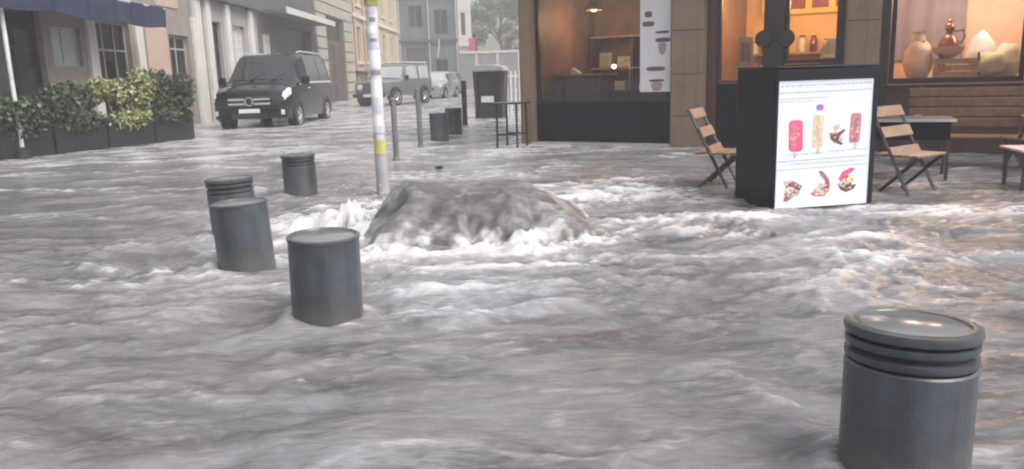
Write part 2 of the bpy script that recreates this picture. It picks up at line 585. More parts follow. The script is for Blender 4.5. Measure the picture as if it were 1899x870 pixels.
def water_fields(X, Y):
    wx = X + 0.35 * fbm(X * 0.7, Y * 0.9, 2)
    wy = Y + 0.30 * fbm(X * 0.7 + 31, Y * 0.9 + 7, 2)
    # how rough the water is: wild round the upwelling, calmer towards the street and the left
    D = np.hypot((X - 0.3) / 3.6, (Y - 5.2) / 2.8)
    T = 0.35 + 0.75 * np.exp(-D * D) + 0.12 * fbm(X * 0.35, Y * 0.35, 2)
    T = T * (1 - 0.50 * sstep(8.5, 17, Y)) * (1 - 0.30 * sstep(-2.0, -5.5, X))
    T = np.clip(T, 0.09, 1.3)
    r1 = ridge(wx * 0.62, wy * 1.1, 2)
    r2 = ridge(wx * 2.2 + 40, wy * 4.0 + 11, 3)
    f0 = fbm(wx * 0.9 + 60, wy * 1.6, 2)
    f1 = fbm(wx * 2.3, wy * 5.2, 4)
    f2 = fbm(wx * 8.5, wy * 15.0, 3)
    fine = (0.6 + 0.4 * sstep(2.6, 4.6, Y)) * (0.35 + 1.1 * sstep(-0.35, 0.45, fbm(X * 0.6 + 13, Y * 0.9, 2)))
    h = T * (0.034 * f0 + 0.014 * (r1 - 0.55) + 0.016 * (r2 - 0.55) + 0.026 * f1 + 0.011 * f2 * fine)
    foam_sheen = np.zeros_like(X)
    jx = X + 0.16 * f1
    jy = Y + 0.13 * fbm(wx * 2.1 + 9, wy * 2.6 + 77, 3)
    for (x0, y0, x1, y1, hw, s) in FOAM:
        d = seg_d(jx, jy, x0, y0, x1, y1) / hw
        q = np.exp(-d * d * 0.6) * np.clip(0.62 + 0.75 * f2 + 0.7 * f1, 0.08, 1.15)
        foam_sheen = np.maximum(foam_sheen, s * q)
        h = h + 0.030 * s * q * (0.3 + r2 * 0.7)
    # splash heaped against the foot of the pole and the upwelling
    d = np.hypot((X + 1.13) / 0.24, (Y - 5.85) / 0.30)
    h = h + 0.17 * np.exp(-d * d) * (0.5 + 0.6 * r2 + 0.45 * f1 + 0.4 * f2)
    for (bx, by, bh, k, lean) in BOLL:
        rr = np.hypot(X - bx, Y - by)
        h = h + 0.050 * np.exp(-((rr - 0.19) / 0.07) ** 2) * sstep(0.15, -0.15, (X - bx) * 0.6 - (Y - by) * 0.4) * np.clip(T, 0.3, 1)
        wk = np.exp(-((Y - by) / 0.13) ** 2) * sstep(0.1, 0.3, X - bx) * np.exp(-np.clip(X - bx, 0, 9) / 0.5)
        foam_sheen = np.maximum(foam_sheen, 0.36 * wk + 0.5 * np.exp(-((rr - 0.2) / 0.05) ** 2) * sstep(0.12, -0.12, (X - bx) * 0.8 - (Y - by) * 0.3 + 0.25 * f1))
        h = h - 0.02 * wk
    streak = ridge(wx * 1.2 + 0.3 * f1, wy * 5.5, 4)
    cap = sstep(0.62, 0.95, 0.55 * r2 + 0.45 * streak)
    foam_sheen = foam_sheen + np.clip(T, 0.25, 1) * 0.52 * cap * sstep(-0.5, 0.35, fbm(X * 0.55 + 5, Y * 0.8, 3))
    foam_sheen = foam_sheen + 0.26 * (streak - 0.45) + 0.15 * f1 + 0.24 * f0 + 0.12 * sstep(0.5, 1.0, T) + 0.06 * f2 * fine + 0.46 * sstep(7.0, 13.0, Y) - 0.07 * sstep(4.2, 3.0, Y)  # paler with distance: sky reflected in the street, painted in as foam
    return h, np.clip(foam_sheen, 0, 1.3)


def grid_axis(lo, hi, f):
    a = [lo]
    while a[-1] < hi:
        a.append(a[-1] + f(a[-1]))
    return np.array(a)


def grid_mesh(name, X, Y, Z, foam_sheen, m, parent=None):
    ny, nx = X.shape
    me = bpy.data.meshes.new(name)
    nv = nx * ny
    me.vertices.add(nv)
    co = np.stack([X.ravel(), Y.ravel(), Z.ravel()], 1).astype(np.float32)
    me.vertices.foreach_set('co', co.ravel())
    i = np.arange(ny - 1)[:, None] * nx + np.arange(nx - 1)[None, :]
    q = np.stack([i, i + 1, i + nx + 1, i + nx], -1).reshape(-1, 4).astype(np.int32)
    nf = len(q)
    me.loops.add(nf * 4)
    me.polygons.add(nf)
    me.loops.foreach_set('vertex_index', q.ravel())
    me.polygons.foreach_set('loop_start', np.arange(0, nf * 4, 4, dtype=np.int32))
    me.polygons.foreach_set('loop_total', np.full(nf, 4, np.int32))
    me.update(calc_edges=True)
    at = me.attributes.new('foam_sheen', 'FLOAT', 'POINT')
    at.data.foreach_set('value', foam_sheen.ravel().astype(np.float32))
    me.shade_smooth()
    me.materials.append(m)
    o = bpy.data.objects.new(name, me)
    col.objects.link(o)
    o.parent = parent
    return o


def water_mat():
    m = bpy.data.materials.new('flood_water')
    m.use_nodes = True
    t = m.node_tree
    L = t.links.new
    b = t.nodes['Principled BSDF']
    b.inputs['IOR'].default_value = 1.33
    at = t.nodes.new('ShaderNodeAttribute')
    at.attribute_name = 'foam_sheen'
    tc = t.nodes.new('ShaderNodeTexCoord')
    mp = t.nodes.new('ShaderNodeMapping')
    mp.inputs['Scale'].default_value = (1.0, 2.6, 1.0)
    L(tc.outputs['Object'], mp.inputs[0])
    n1 = t.nodes.new('ShaderNodeTexNoise')
    n1.inputs['Scale'].default_value = 9.0
    n1.inputs['Detail'].default_value = 7
    n1.inputs['Roughness'].default_value = 0.62
    n1.inputs['Distortion'].default_value = 0.8
    L(mp.outputs[0], n1.inputs['Vector'])
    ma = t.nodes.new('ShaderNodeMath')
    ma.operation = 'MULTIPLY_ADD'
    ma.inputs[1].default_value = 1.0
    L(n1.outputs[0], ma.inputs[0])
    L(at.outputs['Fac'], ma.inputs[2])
    mr = t.nodes.new('ShaderNodeMapRange')
    mr.interpolation_type = 'SMOOTHSTEP'
    mr.inputs['From Min'].default_value = 0.80
    mr.inputs['From Max'].default_value = 1.38
    L(ma.outputs[0], mr.inputs[0])
    # milky, aerated water round the foam, and the far street's painted-in sky sheen
    mk = t.nodes.new('ShaderNodeMapRange')
    mk.interpolation_type = 'SMOOTHSTEP'
    mk.inputs['From Min'].default_value = 0.40
    mk.inputs['From Max'].default_value = 1.15
    L(ma.outputs[0], mk.inputs[0])
    # silt clouds in the water
    n2 = t.nodes.new('ShaderNodeTexNoise')
    n2.inputs['Scale'].default_value = 1.1
    n2.inputs['Detail'].default_value = 6
    n2.inputs['Distortion'].default_value = 1.2
    L(mp.outputs[0], n2.inputs['Vector'])
    rp = t.nodes.new('ShaderNodeValToRGB')
    e = rp.color_ramp.elements
    e[0].position = 0.32
    e[0].color = (0.084, 0.080, 0.078, 1)
    e[1].position = 0.68
    e[1].color = (0.205, 0.196, 0.197, 1)
    L(n2.outputs[0], rp.inputs[0])
    n5 = t.nodes.new('ShaderNodeTexNoise')
    n5.inputs['Scale'].default_value = 0.55
    n5.inputs['Detail'].default_value = 3
    n5.inputs['Distortion'].default_value = 0.8
    L(mp.outputs[0], n5.inputs['Vector'])
    hue = t.nodes.new('ShaderNodeValToRGB')
    hue.color_ramp.elements[0].position = 0.36
    hue.color_ramp.elements[0].color = (0.965, 1.0, 1.05, 1)
    hue.color_ramp.elements[1].position = 0.64
    hue.color_ramp.elements[1].color = (1.01, 0.995, 1.005, 1)
    L(n5.outputs[0], hue.inputs[0])
    mm = t.nodes.new('ShaderNodeMix')
    mm.data_type = 'RGBA'
    L(mk.outputs[0], mm.inputs[0])
    L(rp.outputs[0], mm.inputs[6])
    mm.inputs[7].default_value = (0.345, 0.334, 0.338, 1)
    # small froth-like flecks, painted in to stand for glints on the water
    mp2 = t.nodes.new('ShaderNodeMapping')
    mp2.inputs['Scale'].default_value = (1.6, 7.0, 1.0)
    L(tc.outputs['Object'], mp2.inputs[0])
    n4 = t.nodes.new('ShaderNodeTexNoise')
    n4.inputs['Scale'].default_value = 4.5
    n4.inputs['Detail'].default_value = 5
    n4.inputs['Roughness'].default_value = 0.7
    n4.inputs['Distortion'].default_value = 0.5
    L(mp2.outputs[0], n4.inputs['Vector'])
    fk = t.nodes.new('ShaderNodeMapRange')
    fk.interpolation_type = 'SMOOTHSTEP'
    fk.inputs['From Min'].default_value = 0.66
    fk.inputs['From Max'].default_value = 0.80
    L(n4.outputs[0], fk.inputs[0])
    mxm = t.nodes.new('ShaderNodeMath')
    mxm.operation = 'MAXIMUM'
    L(mr.outputs[0], mxm.inputs[0])
    L(fk.outputs[0], mxm.inputs[1])
    mx = t.nodes.new('ShaderNodeMix')
    mx.data_type = 'RGBA'
    L(mxm.outputs[0], mx.inputs[0])
    tn = t.nodes.new('ShaderNodeMix')
    tn.data_type = 'RGBA'
    tn.blend_type = 'MULTIPLY'
    tn.inputs[0].default_value = 1.0
    L(mm.outputs[2], tn.inputs[6])
    L(hue.outputs[0], tn.inputs[7])
    L(tn.outputs[2], mx.inputs[6])
    mx.inputs[7].default_value = (0.54, 0.53, 0.535, 1)
    L(mx.outputs[2], b.inputs['Base Color'])
    r2 = t.nodes.new('ShaderNodeMapRange')
    r2.inputs['To Min'].default_value = 0.13
    r2.inputs['To Max'].default_value = 0.65
    L(mr.outputs[0], r2.inputs[0])
    L(r2.outputs[0], b.inputs['Roughness'])
    n3 = t.nodes.new('ShaderNodeTexNoise')
    n3.inputs['Scale'].default_value = 11.0
    n3.inputs['Detail'].default_value = 5
    n3.inputs['Distortion'].default_value = 0.6
    L(mp.outputs[0], n3.inputs['Vector'])
    bp = t.nodes.new('ShaderNodeBump')
    bp.inputs['Strength'].default_value = 0.42
    bp.inputs['Distance'].default_value = 0.02
    L(n3.outputs[0], bp.inputs['Height'])
    L(bp.outputs[0], b.inputs['Normal'])
    MATS['flood_water'] = m
    return m


WM = water_mat()

# ------------------------------------------------------------------ ground, water, hill
tag(MB().box(-140, 140, -60, 220, -0.4, -0.16).build('ground', 'asphalt'), kind='structure')

ax = grid_axis(-16, 18, lambda x: 0.02 + 0.016 * max(0, abs(x - 0.2) - 2.8))
ay = grid_axis(-3, 84, lambda y: 0.06 if y < 1.2 else 0.010 + 0.0052 * y)
GX, GY = np.meshgrid(ax, ay)
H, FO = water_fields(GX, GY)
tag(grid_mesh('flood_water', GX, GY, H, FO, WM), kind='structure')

# upwelling mound over the drain
mx_ = np.arange(-1.35, 1.05, 0.018)
my_ = np.arange(4.75, 6.75, 0.018)
MX, MY = np.meshgrid(mx_, my_)
jx = MX + 0.05 * fbm(MX * 3, MY * 3, 3)
jy = MY + 0.06 * fbm(MX * 3 + 20, MY * 3, 3)
tx = np.clip((jx + 1.06) / 0.36, 0, 1) * np.clip((0.62 - jx) / 0.60, 0, 1) ** 0.9
ty = sstep(0, 1, np.clip((jy - 4.98) / 0.55, 0, 1)) * sstep(0, 1, np.clip((6.65 - jy) / 0.7, 0, 1))
MH = 0.30 * np.minimum(1, 1.12 * tx ** 0.9 * ty)
hh, ff = water_fields(MX, MY)
up = sstep(0.0, 0.12, MH)
c1 = fbm(MX * 2.4, MY * 3.0 + 8, 3)
c2 = fbm(MX * 5.0 + 30, MY * 8.0, 4)
c3 = ridge(MX * 6.0 + 3, MY * 9.0, 3) - 0.55
MZ = MH * (1 + 0.13 * c1) + 0.8 * hh * (MH > 0) + (0.014 * c2 + 0.009 * c3 + 0.006 * fbm(MX * 17, MY * 20, 2)) * up - 0.07 * sstep(0.06, 0.0, MH)
MF = 0.03 + 0.20 * c2 + 0.30 * c3 + 0.16 * c1 + 0.60 * sstep(0.16, 0.01, MH) * (0.75 + 0.9 * c2) + 0.30 * sstep(0.15, 0.7, fbm(MX * 1.8 + 7, MY * 3.4, 3))
MF = np.clip(MF, 0, 0.8)
WM2 = WM.copy()
WM2.name = 'upwelling_water'
for nd in WM2.node_tree.nodes:
    if nd.type == 'MAP_RANGE' and abs(nd.inputs['To Min'].default_value - 0.13) < 1e-4:
        nd.inputs['To Min'].default_value = 0.34
    if nd.type == 'VALTORGB' and nd.color_ramp.elements[1].color[0] < 0.3:
        nd.color_ramp.elements[0].color = (0.070, 0.064, 0.060, 1)
        nd.color_ramp.elements[1].color = (0.135, 0.126, 0.122, 1)
    if nd.type == 'MIX' and abs(nd.inputs[7].default_value[0] - 0.345) < 1e-3:
        nd.inputs[7].default_value = (0.27, 0.258, 0.258, 1)
o = grid_mesh('water_mound', MX, MY, MZ, MF, WM2)
tag(o, 'grey mound of water welling up from a flooded drain beside the white pole', 'water mound')

# flying drops where the water bursts against the pole foot
sp = MB()
ico_v = [(0, 0, 1), (0.9, 0, -0.3), (-0.5, 0.8, -0.3), (-0.5, -0.8, -0.3), (0.4, 0.6, 0.5), (-0.7, 0, 0.4)]
ico_f = [(0, 1, 4), (0, 4, 2), (0, 2, 5), (0, 5, 3), (0, 3, 1), (1, 3, 2), (1, 2, 4), (2, 3, 5)]
for k in range(110):
    cx = random.gauss(-1.14, 0.16)
    cy = random.gauss(5.85, 0.16)
    cz = 0.05 + abs(random.gauss(0, 0.10))
    r = random.uniform(0.002, 0.005)
    sp.add([(cx + r * 1.6 * p[0], cy + r * p[1], cz + r * p[2]) for p in ico_v], ico_f)
mat('spray_white', (0.8, 0.8, 0.8), 0.4, 0, 0.05)
tag(sp.build('spray', 'spray_white', smooth=True), 'white spray bursting against the foot of the sticker covered pole', 'spray', kind='stuff')

# low hill closing the street
hx, hy = np.meshgrid(np.linspace(-70, 70, 60), np.linspace(100, 200, 30))
hz = 17 * sstep(100, 160, hy) * (0.8 + 0.3 * fbm(hx * 0.03, hy * 0.03, 3)) - 0.2
o = grid_mesh('hill', hx, hy, hz, hz * 0, M('hill_green'))
tag(o, kind='structure')


# ------------------------------------------------------------------ bollards
def ringed_bollard():
    t = empty('bollard')
    r = 0.163
    MB().lathe([(r, -0.72), (r, -0.112), (r - 0.006, -0.106)], 40).build('shaft', 'bollard_paint', t, True)
    MB().lathe([(r - 0.015, -0.108), (r - 0.015, -0.02)], 40).build('core', 'bollard_groove', t, True)
    for z in (-0.088, -0.05):
        MB().lathe([(r - 0.014, z - 0.010), (r - 0.002, z - 0.010), (r + 0.001, z - 0.004), (r + 0.001, z + 0.010), (r - 0.014, z + 0.013)], 40).build('band', 'bollard_paint', t, True)
    c = MB().lathe([(r - 0.014, -0.030), (r + 0.003, -0.028), (r + 0.006, -0.018), (r + 0.004, -0.004), (r - 0.006, 0.0), (r - 0.02, 0.0), (r - 0.026, -0.006), (0.01, -0.006)], 40).build('cap', 'bollard_cap', t, True)
    n = 28
    MB().lathe([(r - 0.030, -0.005), (r - 0.034, -0.0025), (0.005, -0.002)], n, (0.0, 0.0, 0)).build('puddle', 'standing_water', c, True)
    return t


def plain_bollard():
    t = empty('bollard')
    r = 0.165
    MB().lathe([(r + 0.003, -0.72), (r, -0.03), (r, -0.016)], 40).build('shaft', 'bollard_paint', t, True)
    c = MB().lathe([(r - 0.01, -0.02), (r + 0.004, -0.016), (r + 0.004, -0.003), (r - 0.002, 0.0), (r - 0.012, 0.0), (r - 0.017, -0.007), (0.01, -0.007)], 40).build('cap', 'bollard_cap', t, True)
    MB().lathe([(r - 0.019, -0.0065), (r - 0.023, -0.004), (0.005, -0.0035)], 28).build('puddle', 'standing_water', c, True)
    return t


LB = ['dark grey bollard with two grooves and a wide puddle on its cap',
      'plain dark grey bollard in foaming water with a pale rim, taller than wide',
      'plain dark grey bollard directly in front of a grooved bollard',
      'grooved dark grey bollard half hidden behind a plain one',
      'grooved dark grey bollard standing alone beyond the plain pair, towards the parked van',
      'low dark bollard next to the tall slim posts, left of its twin',
      'low dark bollard next to the slender black post']
LB[1] = 'plain dark grey bollard in foaming water beside the water mound, pale rim on top'
LB[5] = 'low dark bollard between a slim grey post and its twin bollard'
pr = {'ring': ringed_bollard(), 'plain': plain_bollard()}
used = set()
for i, (bx, by, bh, k, lean) in enumerate(BOLL):
    o = pr[k] if k not in used else copy_tree(pr[k])
    used.add(k)
    o.location = (bx, by, bh)
    o.rotation_mode = 'ZYX'
    o.rotation_euler = (R(lean[0]), R(lean[1]), R(37 * i))
    tag(o, LB[i], 'bollard', 'bollards at the street corner')

# ------------------------------------------------------------------ poles and posts
t = empty('street_pole', (-1.25, 7.6, 0))
MB().lathe([(0.062, -0.2), (0.06, 0.6)], 20).build('pole_base', 'pole_grey', t, True)
MB().lathe([(0.056, 0.6), (0.052, 4.2)], 20).build('pole', 'pole_white', t, True)
for z, h, a0, da, m in [(0.40, 0.14, -150, 130, 'sticker_yellow'), (0.66, 0.10, -140, 100, 'sticker_white'), (0.80, 0.06, -120, 80, 'sticker_lilac'),
                        (0.93, 0.17, -150, 120, 'sticker_white'), (1.14, 0.05, -130, 100, 'sticker_grey'), (1.21, 0.16, -150, 130, 'sticker_white'),
                        (1.385, 0.05, -150, 120, 'sticker_lilac'), (1.45, 0.03, -120, 70, 'sticker_grey'), (1.52, 0.07, -150, 90, 'sticker_white'),
                        (1.63, 0.04, -110, 60, 'sticker_grey'), (1.70, 0.06, -140, 90, 'sticker_lilac'), (1.92, 0.12, -140, 110, 'sticker_yellow'), (0.53, 0.05, -110, 70, 'sticker_lilac')]:
    mb = MB()
    n = 10
    rr = 0.0635 if z < 0.6 else 0.0585
    vs = []
    for k in range(n + 1):
        a = R(a0 + da * k / n)
        for q in (rr, rr - 0.004):
            vs += [(q * math.cos(a), q * math.sin(a), z), (q * math.cos(a), q * math.sin(a), z + h)]
    fs = []
    for k in range(n):
        b0, b1 = k * 4, (k + 1) * 4
        fs += [(b0, b1, b1 + 1, b0 + 1), (b0 + 1, b1 + 1, b1 + 3, b0 + 3), (b0, b0 + 2, b1 + 2, b1)]
    mb.add(vs, fs).build('sticker', m, t)
MB().lathe([(0.068, 1.78), (0.070, 1.80), (0.070, 1.86), (0.068, 1.88)], 20).build('clamp', 'sticker_yellow', t, True)
mb = MB().prism([(-0.2, 1.84), (0.16, 1.84), (0.16, 2.3), (-0.2, 2.3)], -0.09, -0.075)
mb.build('sign_plate', 'sticker_yellow', t, bevel=0.003)
tag(t, 'tall white pole covered in stickers with a yellow plate above', 'pole')


def slim_post(loc, h, r, m, label, lean=0.0):
    t = empty('post', loc, 0, 0, R(lean))
    MB().lathe([(r, -0.2), (r, h - 0.05)], 16).build('shaft', m, t, True)
    MB().lathe([(r, h - 0.05), (r + 0.006, h - 0.045), (r + 0.006, h - 0.02), (r * 0.6, h)], 16).build('cap', m, t, True)
    MB().lathe([(r + 0.012, -0.16), (r + 0.012, 0.02), (r, 0.03)], 16).build('collar', m, t, True)
    tag(t, label, 'post', 'slim posts along the kerb')


slim_post((-1.57, 10.85, 0), 0.85, 0.04, 'post_grey', 'slim grey post nearest the sticker covered pole')
slim_post((-1.42, 12.6, 0), 0.95, 0.042, 'post_grey', 'slim grey post between the sticker pole and the low bollards', -0.5)
slim_post((-1.0, 18.2, 0), 1.02, 0.06, 'post_black', 'slender black post behind the two low bollards')

# small piece of debris afloat
o = MB().prism([(-0.05, 0), (0.03, -0.01), (0.06, 0.012), (0.01, 0.03), (-0.04, 0.022)], -0.02, 0.03).build('floating_debris', 'black_plastic')
o.location = (-0.87, 9.55, 0.015)
tag(o, 'small dark scrap drifting on pale water behind the mound', 'debris')


# ------------------------------------------------------------------ buildings
def facade(root, s0, s1, z0, z1, holes, m, thick=0.3, name='wall', y=0.0):
    ss = sorted(set([s0, s1] + [v for h in holes for v in h[:2] if s0 < v < s1]))
    zz = sorted(set([z0, z1] + [v for h in holes for v in h[2:4] if z0 < v < z1]))
    solid = {}
    for i in range(len(ss) - 1):
        for j in range(len(zz) - 1):
            cs, cz = (ss[i] + ss[i + 1]) / 2, (zz[j] + zz[j + 1]) / 2
            solid[i, j] = not any(h[0] < cs < h[1] and h[2] < cz < h[3] for h in holes)
    mb = MB()
    for (i, j), ok in solid.items():
        if not ok:
            continue
        a, b, c, d = ss[i], ss[i + 1], zz[j], zz[j + 1]
        mb.add([(a, y, c), (b, y, c), (b, y, d), (a, y, d)], [(0, 1, 2, 3)])
        mb.add([(a, y + thick, c), (b, y + thick, c), (b, y + thick, d), (a, y + thick, d)], [(3, 2, 1, 0)])
        for (di, dj, p, q) in ((-1, 0, (a, c), (a, d)), (1, 0, (b, c), (b, d)), (0, -1, (a, c), (b, c)), (0, 1, (a, d), (b, d))):
            if not solid.get((i + di, j + dj), False):
                mb.add([(p[0], y, p[1]), (q[0], y, q[1]), (q[0], y + thick, q[1]), (p[0], y + thick, p[1])], [(0, 1, 2, 3)])
    return mb.build(name, m, root)


def window(root, s0, s1, z0, z1, y=0.10, fr='frame_dark', gl='car_glass', t=0.06, mull=(), trans=(), name='window', d=0.06):
    """a frame with its pane; mull / trans are relative positions of inner bars"""
    mb = MB()
    mb.box(s0, s0 + t, y, y + d, z0, z1).box(s1 - t, s1, y, y + d, z0, z1)
    mb.box(s0 + t, s1 - t, y, y + d, z0, z0 + t).box(s0 + t, s1 - t, y, y + d, z1 - t, z1)
    for u in mull:
        c = s0 + (s1 - s0) * u
        mb.box(c - t * 0.35, c + t * 0.35, y + 0.005, y + d - 0.005, z0 + t, z1 - t)
    for u in trans:
        c = z0 + (z1 - z0) * u
        mb.box(s0 + t, s1 - t, y + 0.008, y + d - 0.008, c - t * 0.35, c + t * 0.35)
    f = mb.build(name, fr, root)
    MB().box(s0 + t * 0.5, s1 - t * 0.5, y + d * 0.5 - 0.004, y + d * 0.5 + 0.004, z0 + t * 0.5, z1 - t * 0.5).build('pane', gl, f)
    return f


LX = -9.0
# --- cafe with awning
b = empty('cafe_building', (LX, 9.0, 0), R(90))
D = 9.0
holes = [(5.2, 6.7, 0.3, 2.6), (7.0, 8.1, 1.55, 2.35), (8.7, 10.35, 0.25, 2.6), (12.55, 13.9, 0.8, 2.45),
         (5.6, 6.8, 4.2, 6.2), (8.6, 9.8, 4.2, 6.2), (11.4, 12.6, 4.2, 6.2)]
facade(b, 0, 14.1, -0.2, 9.5, holes, 'cafe_wall')
window(b, 5.2, 6.7, 0.3, 2.6, 0.12, 'frame_dark', 'car_glass', 0.08, (0.5,), (0.7,))
window(b, 7.0, 8.1, 1.55, 2.35, 0.10, 'cafe_cream', 'pale_glass', 0.05, (0.5,))
window(b, 8.7, 10.35, 0.25, 2.6, 0.12, 'grey_wall', 'far_glass', 0.07, (0.33, 0.66), (0.72,))
window(b, 12.55, 13.9, 0.8, 2.45, 0.12, 'grey_wall', 'far_glass', 0.07, (0.5,), (0.78,))
for s in (5.6, 8.6, 11.4):
    window(b, s, s + 1.2, 4.2, 6.2, 0.12, 'pillar_white', 'far_glass', 0.07, (0.5,))
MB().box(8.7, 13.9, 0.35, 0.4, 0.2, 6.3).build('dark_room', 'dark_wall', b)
for s, wd in ((8.25, 0.34), (10.5, 0.36), (14.1, 0.25)):
    MB().box(s, s + wd, -0.10, -0.003, -0.2, 3.0).build('pilaster', 'pillar_white', b, bevel=0.01)
MB().box(11.15, 12.4, -0.03, -0.003, 0.55, 2.6).build('wall_panel', 'cafe_pink', b, bevel=0.008)
MB().box(11.05, 12.5, -0.09, -0.033, 0.42, 0.52).build('ledge', 'pillar_white', b)
MB().box(11.9, 13.3, -0.03, -0.003, 3.15, 4.1).build('wall_panel', 'cafe_pink', b, bevel=0.008)
MB().box(0.0, 5.0, -0.03, -0.003, -0.2, 3.0).build('stone_facing', 'column_dark', b, bevel=0.01)
MB().box(-0.2, 14.3, -0.2, -0.003, 6.7, 6.95).build('cornice', 'pillar_white', b, bevel=0.02)
tag(b, 'low cafe front with white pilasters and a peach wall panel behind shrubs', 'building')

a = empty('awning', (LX, 9.0, 0), R(90))
mb = MB()
n = 24
for k in range(n):
    s0, s1 = 3.0 + k * (6.9 / n), 3.0 + (k + 1) * (6.9 / n)
    z = lambda q: 0.02 * math.sin(q * 5)
    mb.add([(s0, 0.01 - 0.03, 3.15), (s1, -0.02, 3.15), (s1, -1.1, 2.86), (s0, -1.1, 2.86), (s0, -0.02, 3.13), (s1, -0.02, 3.13), (s1, -1.1, 2.84), (s0, -1.1, 2.84)], [(0, 1, 2, 3), (7, 6, 5, 4)])
mb.build('canopy', 'awning_grey', a)
mb = MB()
for k in range(48):
    s0, s1 = 3.0 + k * (6.9 / 48), 3.0 + (k + 1) * (6.9 / 48)
    dz0, dz1 = 0.03 * math.sin(s0 * 2.7), 0.03 * math.sin(s1 * 2.7)
    dy0, dy1 = 0.03 * math.sin(s0 * 4), 0.03 * math.sin(s1 * 4)
    mb.add([(s0, -1.11, 2.87), (s1, -1.11, 2.87), (s1, -1.11 + dy1, 2.40 + dz1), (s0, -1.11 + dy0, 2.40 + dz0)], [(0, 1, 2, 3)])
v = mb.build('valance', 'awning_navy', a)
sm = v.modifiers.new('thick', 'SOLIDIFY')
sm.thickness = 0.012
MB().tube([(3.0, -1.09, 2.85), (9.9, -1.09, 2.85)], 0.03).build('front_bar', 'pale_metal', a)
for s in (4.3, 6.8, 9.5):
    MB().tube([(s, -0.02, 2.75), (s, -1.08, 2.83)], 0.02).build('arm', 'pale_metal', a)
tag(a, 'navy blue shop awning with a hanging valance above the shrubs', 'awning')

o = MB().box(0, 1.5, -0.06, -0.004, 3.2, 3.75).build('wall_sign', 'sign_blue', bevel=0.01)
o.location = (LX, 18.2, 0)
o.rotation_euler = (0, 0, R(90))
tag(o, 'small blue sign board on the wall above the navy awning', 'sign')

t = empty('awning_pole', (-8.05, 13.0, 0))
MB().lathe([(0.035, -0.2), (0.035, 2.45)], 14).build('pole', 'pole_white', t, True)
MB().lathe([(0.12, -0.2), (0.12, 0.12), (0.05, 0.18)], 14).build('foot', 'black_plastic', t, True)
tag(t, 'thin white pole holding up the awning at the end of the shrubs', 'pole')

t = empty('terrace_column', (-8.42, 13.15, 0))
MB().box(-0.16, 0.16, -0.16, 0.16, -0.2, 3.6).build('shaft', 'column_dark', t, bevel=0.015)
MB().box(-0.22, 0.22, -0.22, 0.22, -0.2, 0.2).build('plinth', 'column_dark', t, bevel=0.015)
tag(t, 'dark square column beside the thin white awning pole', 'column')

# --- grey building with pilasters
b = empty('grey_building', (LX, 23.25, 0), R(90))
holes = [(1.25, 2.3, 0.4, 3.0), (3.4, 4.6, 0.3, 3.0), (1.3, 2.4, 4.3, 6.4), (3.6, 4.7, 4.3, 6.4)]
facade(b, 0, 6.05, -0.2, 10.5, holes, 'grey_wall')
window(b, 1.25, 2.3, 0.4, 3.0, 0.12, 'frame_dark', 'car_glass', 0.07, (0.5,), (0.7,))
window(b, 3.4, 4.6, 0.3, 3.0, 0.12, 'pillar_white', 'pale_glass', 0.07, (0.5,), (0.75,))
for s in (1.3, 3.6):
    window(b, s, s + 1.1, 4.3, 6.4, 0.12, 'pillar_white', 'car_glass', 0.07, (0.5,))
for s in (0.05, 0.85, 2.55, 4.9):
    MB().box(s, s + 0.36, -0.14, -0.003, -0.2, 3.6).build('pilaster', 'pillar_white', b, bevel=0.015)
MB().box(0, 6.0, -0.3, -0.003, 3.62, 4.0).build('cornice', 'dark_wall', b, bevel=0.02)
tag(b, 'grey building with tall white pilasters behind the parked van', 'building')

# --- garage with canopy
b = empty('garage_building', (LX, 29.35, 0), R(90))
facade(b, 0, 8.8, -0.2, 11.0, [(2.0, 7.9, -0.1, 3.35), (0.5, 1.6, 0.0, 2.9), (1.2, 2.6, 5.0, 7.2), (4.2, 5.6, 5.0, 7.2)], 'dark_wall')
MB().box(0.5, 1.6, 0.06, 0.12, 0.0, 2.9).build('side_door', 'pillar_white', b)
mb = MB()
for k in range(15):
    MB().box(2.02, 6.3, 0.10, 0.14, 0.0 + k * 0.15, 0.0 + k * 0.15 + 0.135).build('shutter_slat', 'shutter_pale', b)
MB().box(1.9, 8.0, 0.31, 0.4, -0.1, 3.5).build('dark_opening', 'black_plastic', b)
for s in (1.2, 4.2):
    window(b, s, s + 1.4, 5.0, 7.2, 0.12, 'grey_wall', 'car_glass', 0.07, (0.5,))
c = MB().box(0.3, 8.4, -1.0, -0.003, 3.62, 3.72).build('canopy', 'dark_wall', b)
MB().box(0.3, 8.4, -1.06, -1.003, 3.58, 3.80).build('edge', 'pillar_white', c)
tag(b, 'dark garage front with a flat canopy edged in white and a pale shutter', 'building')

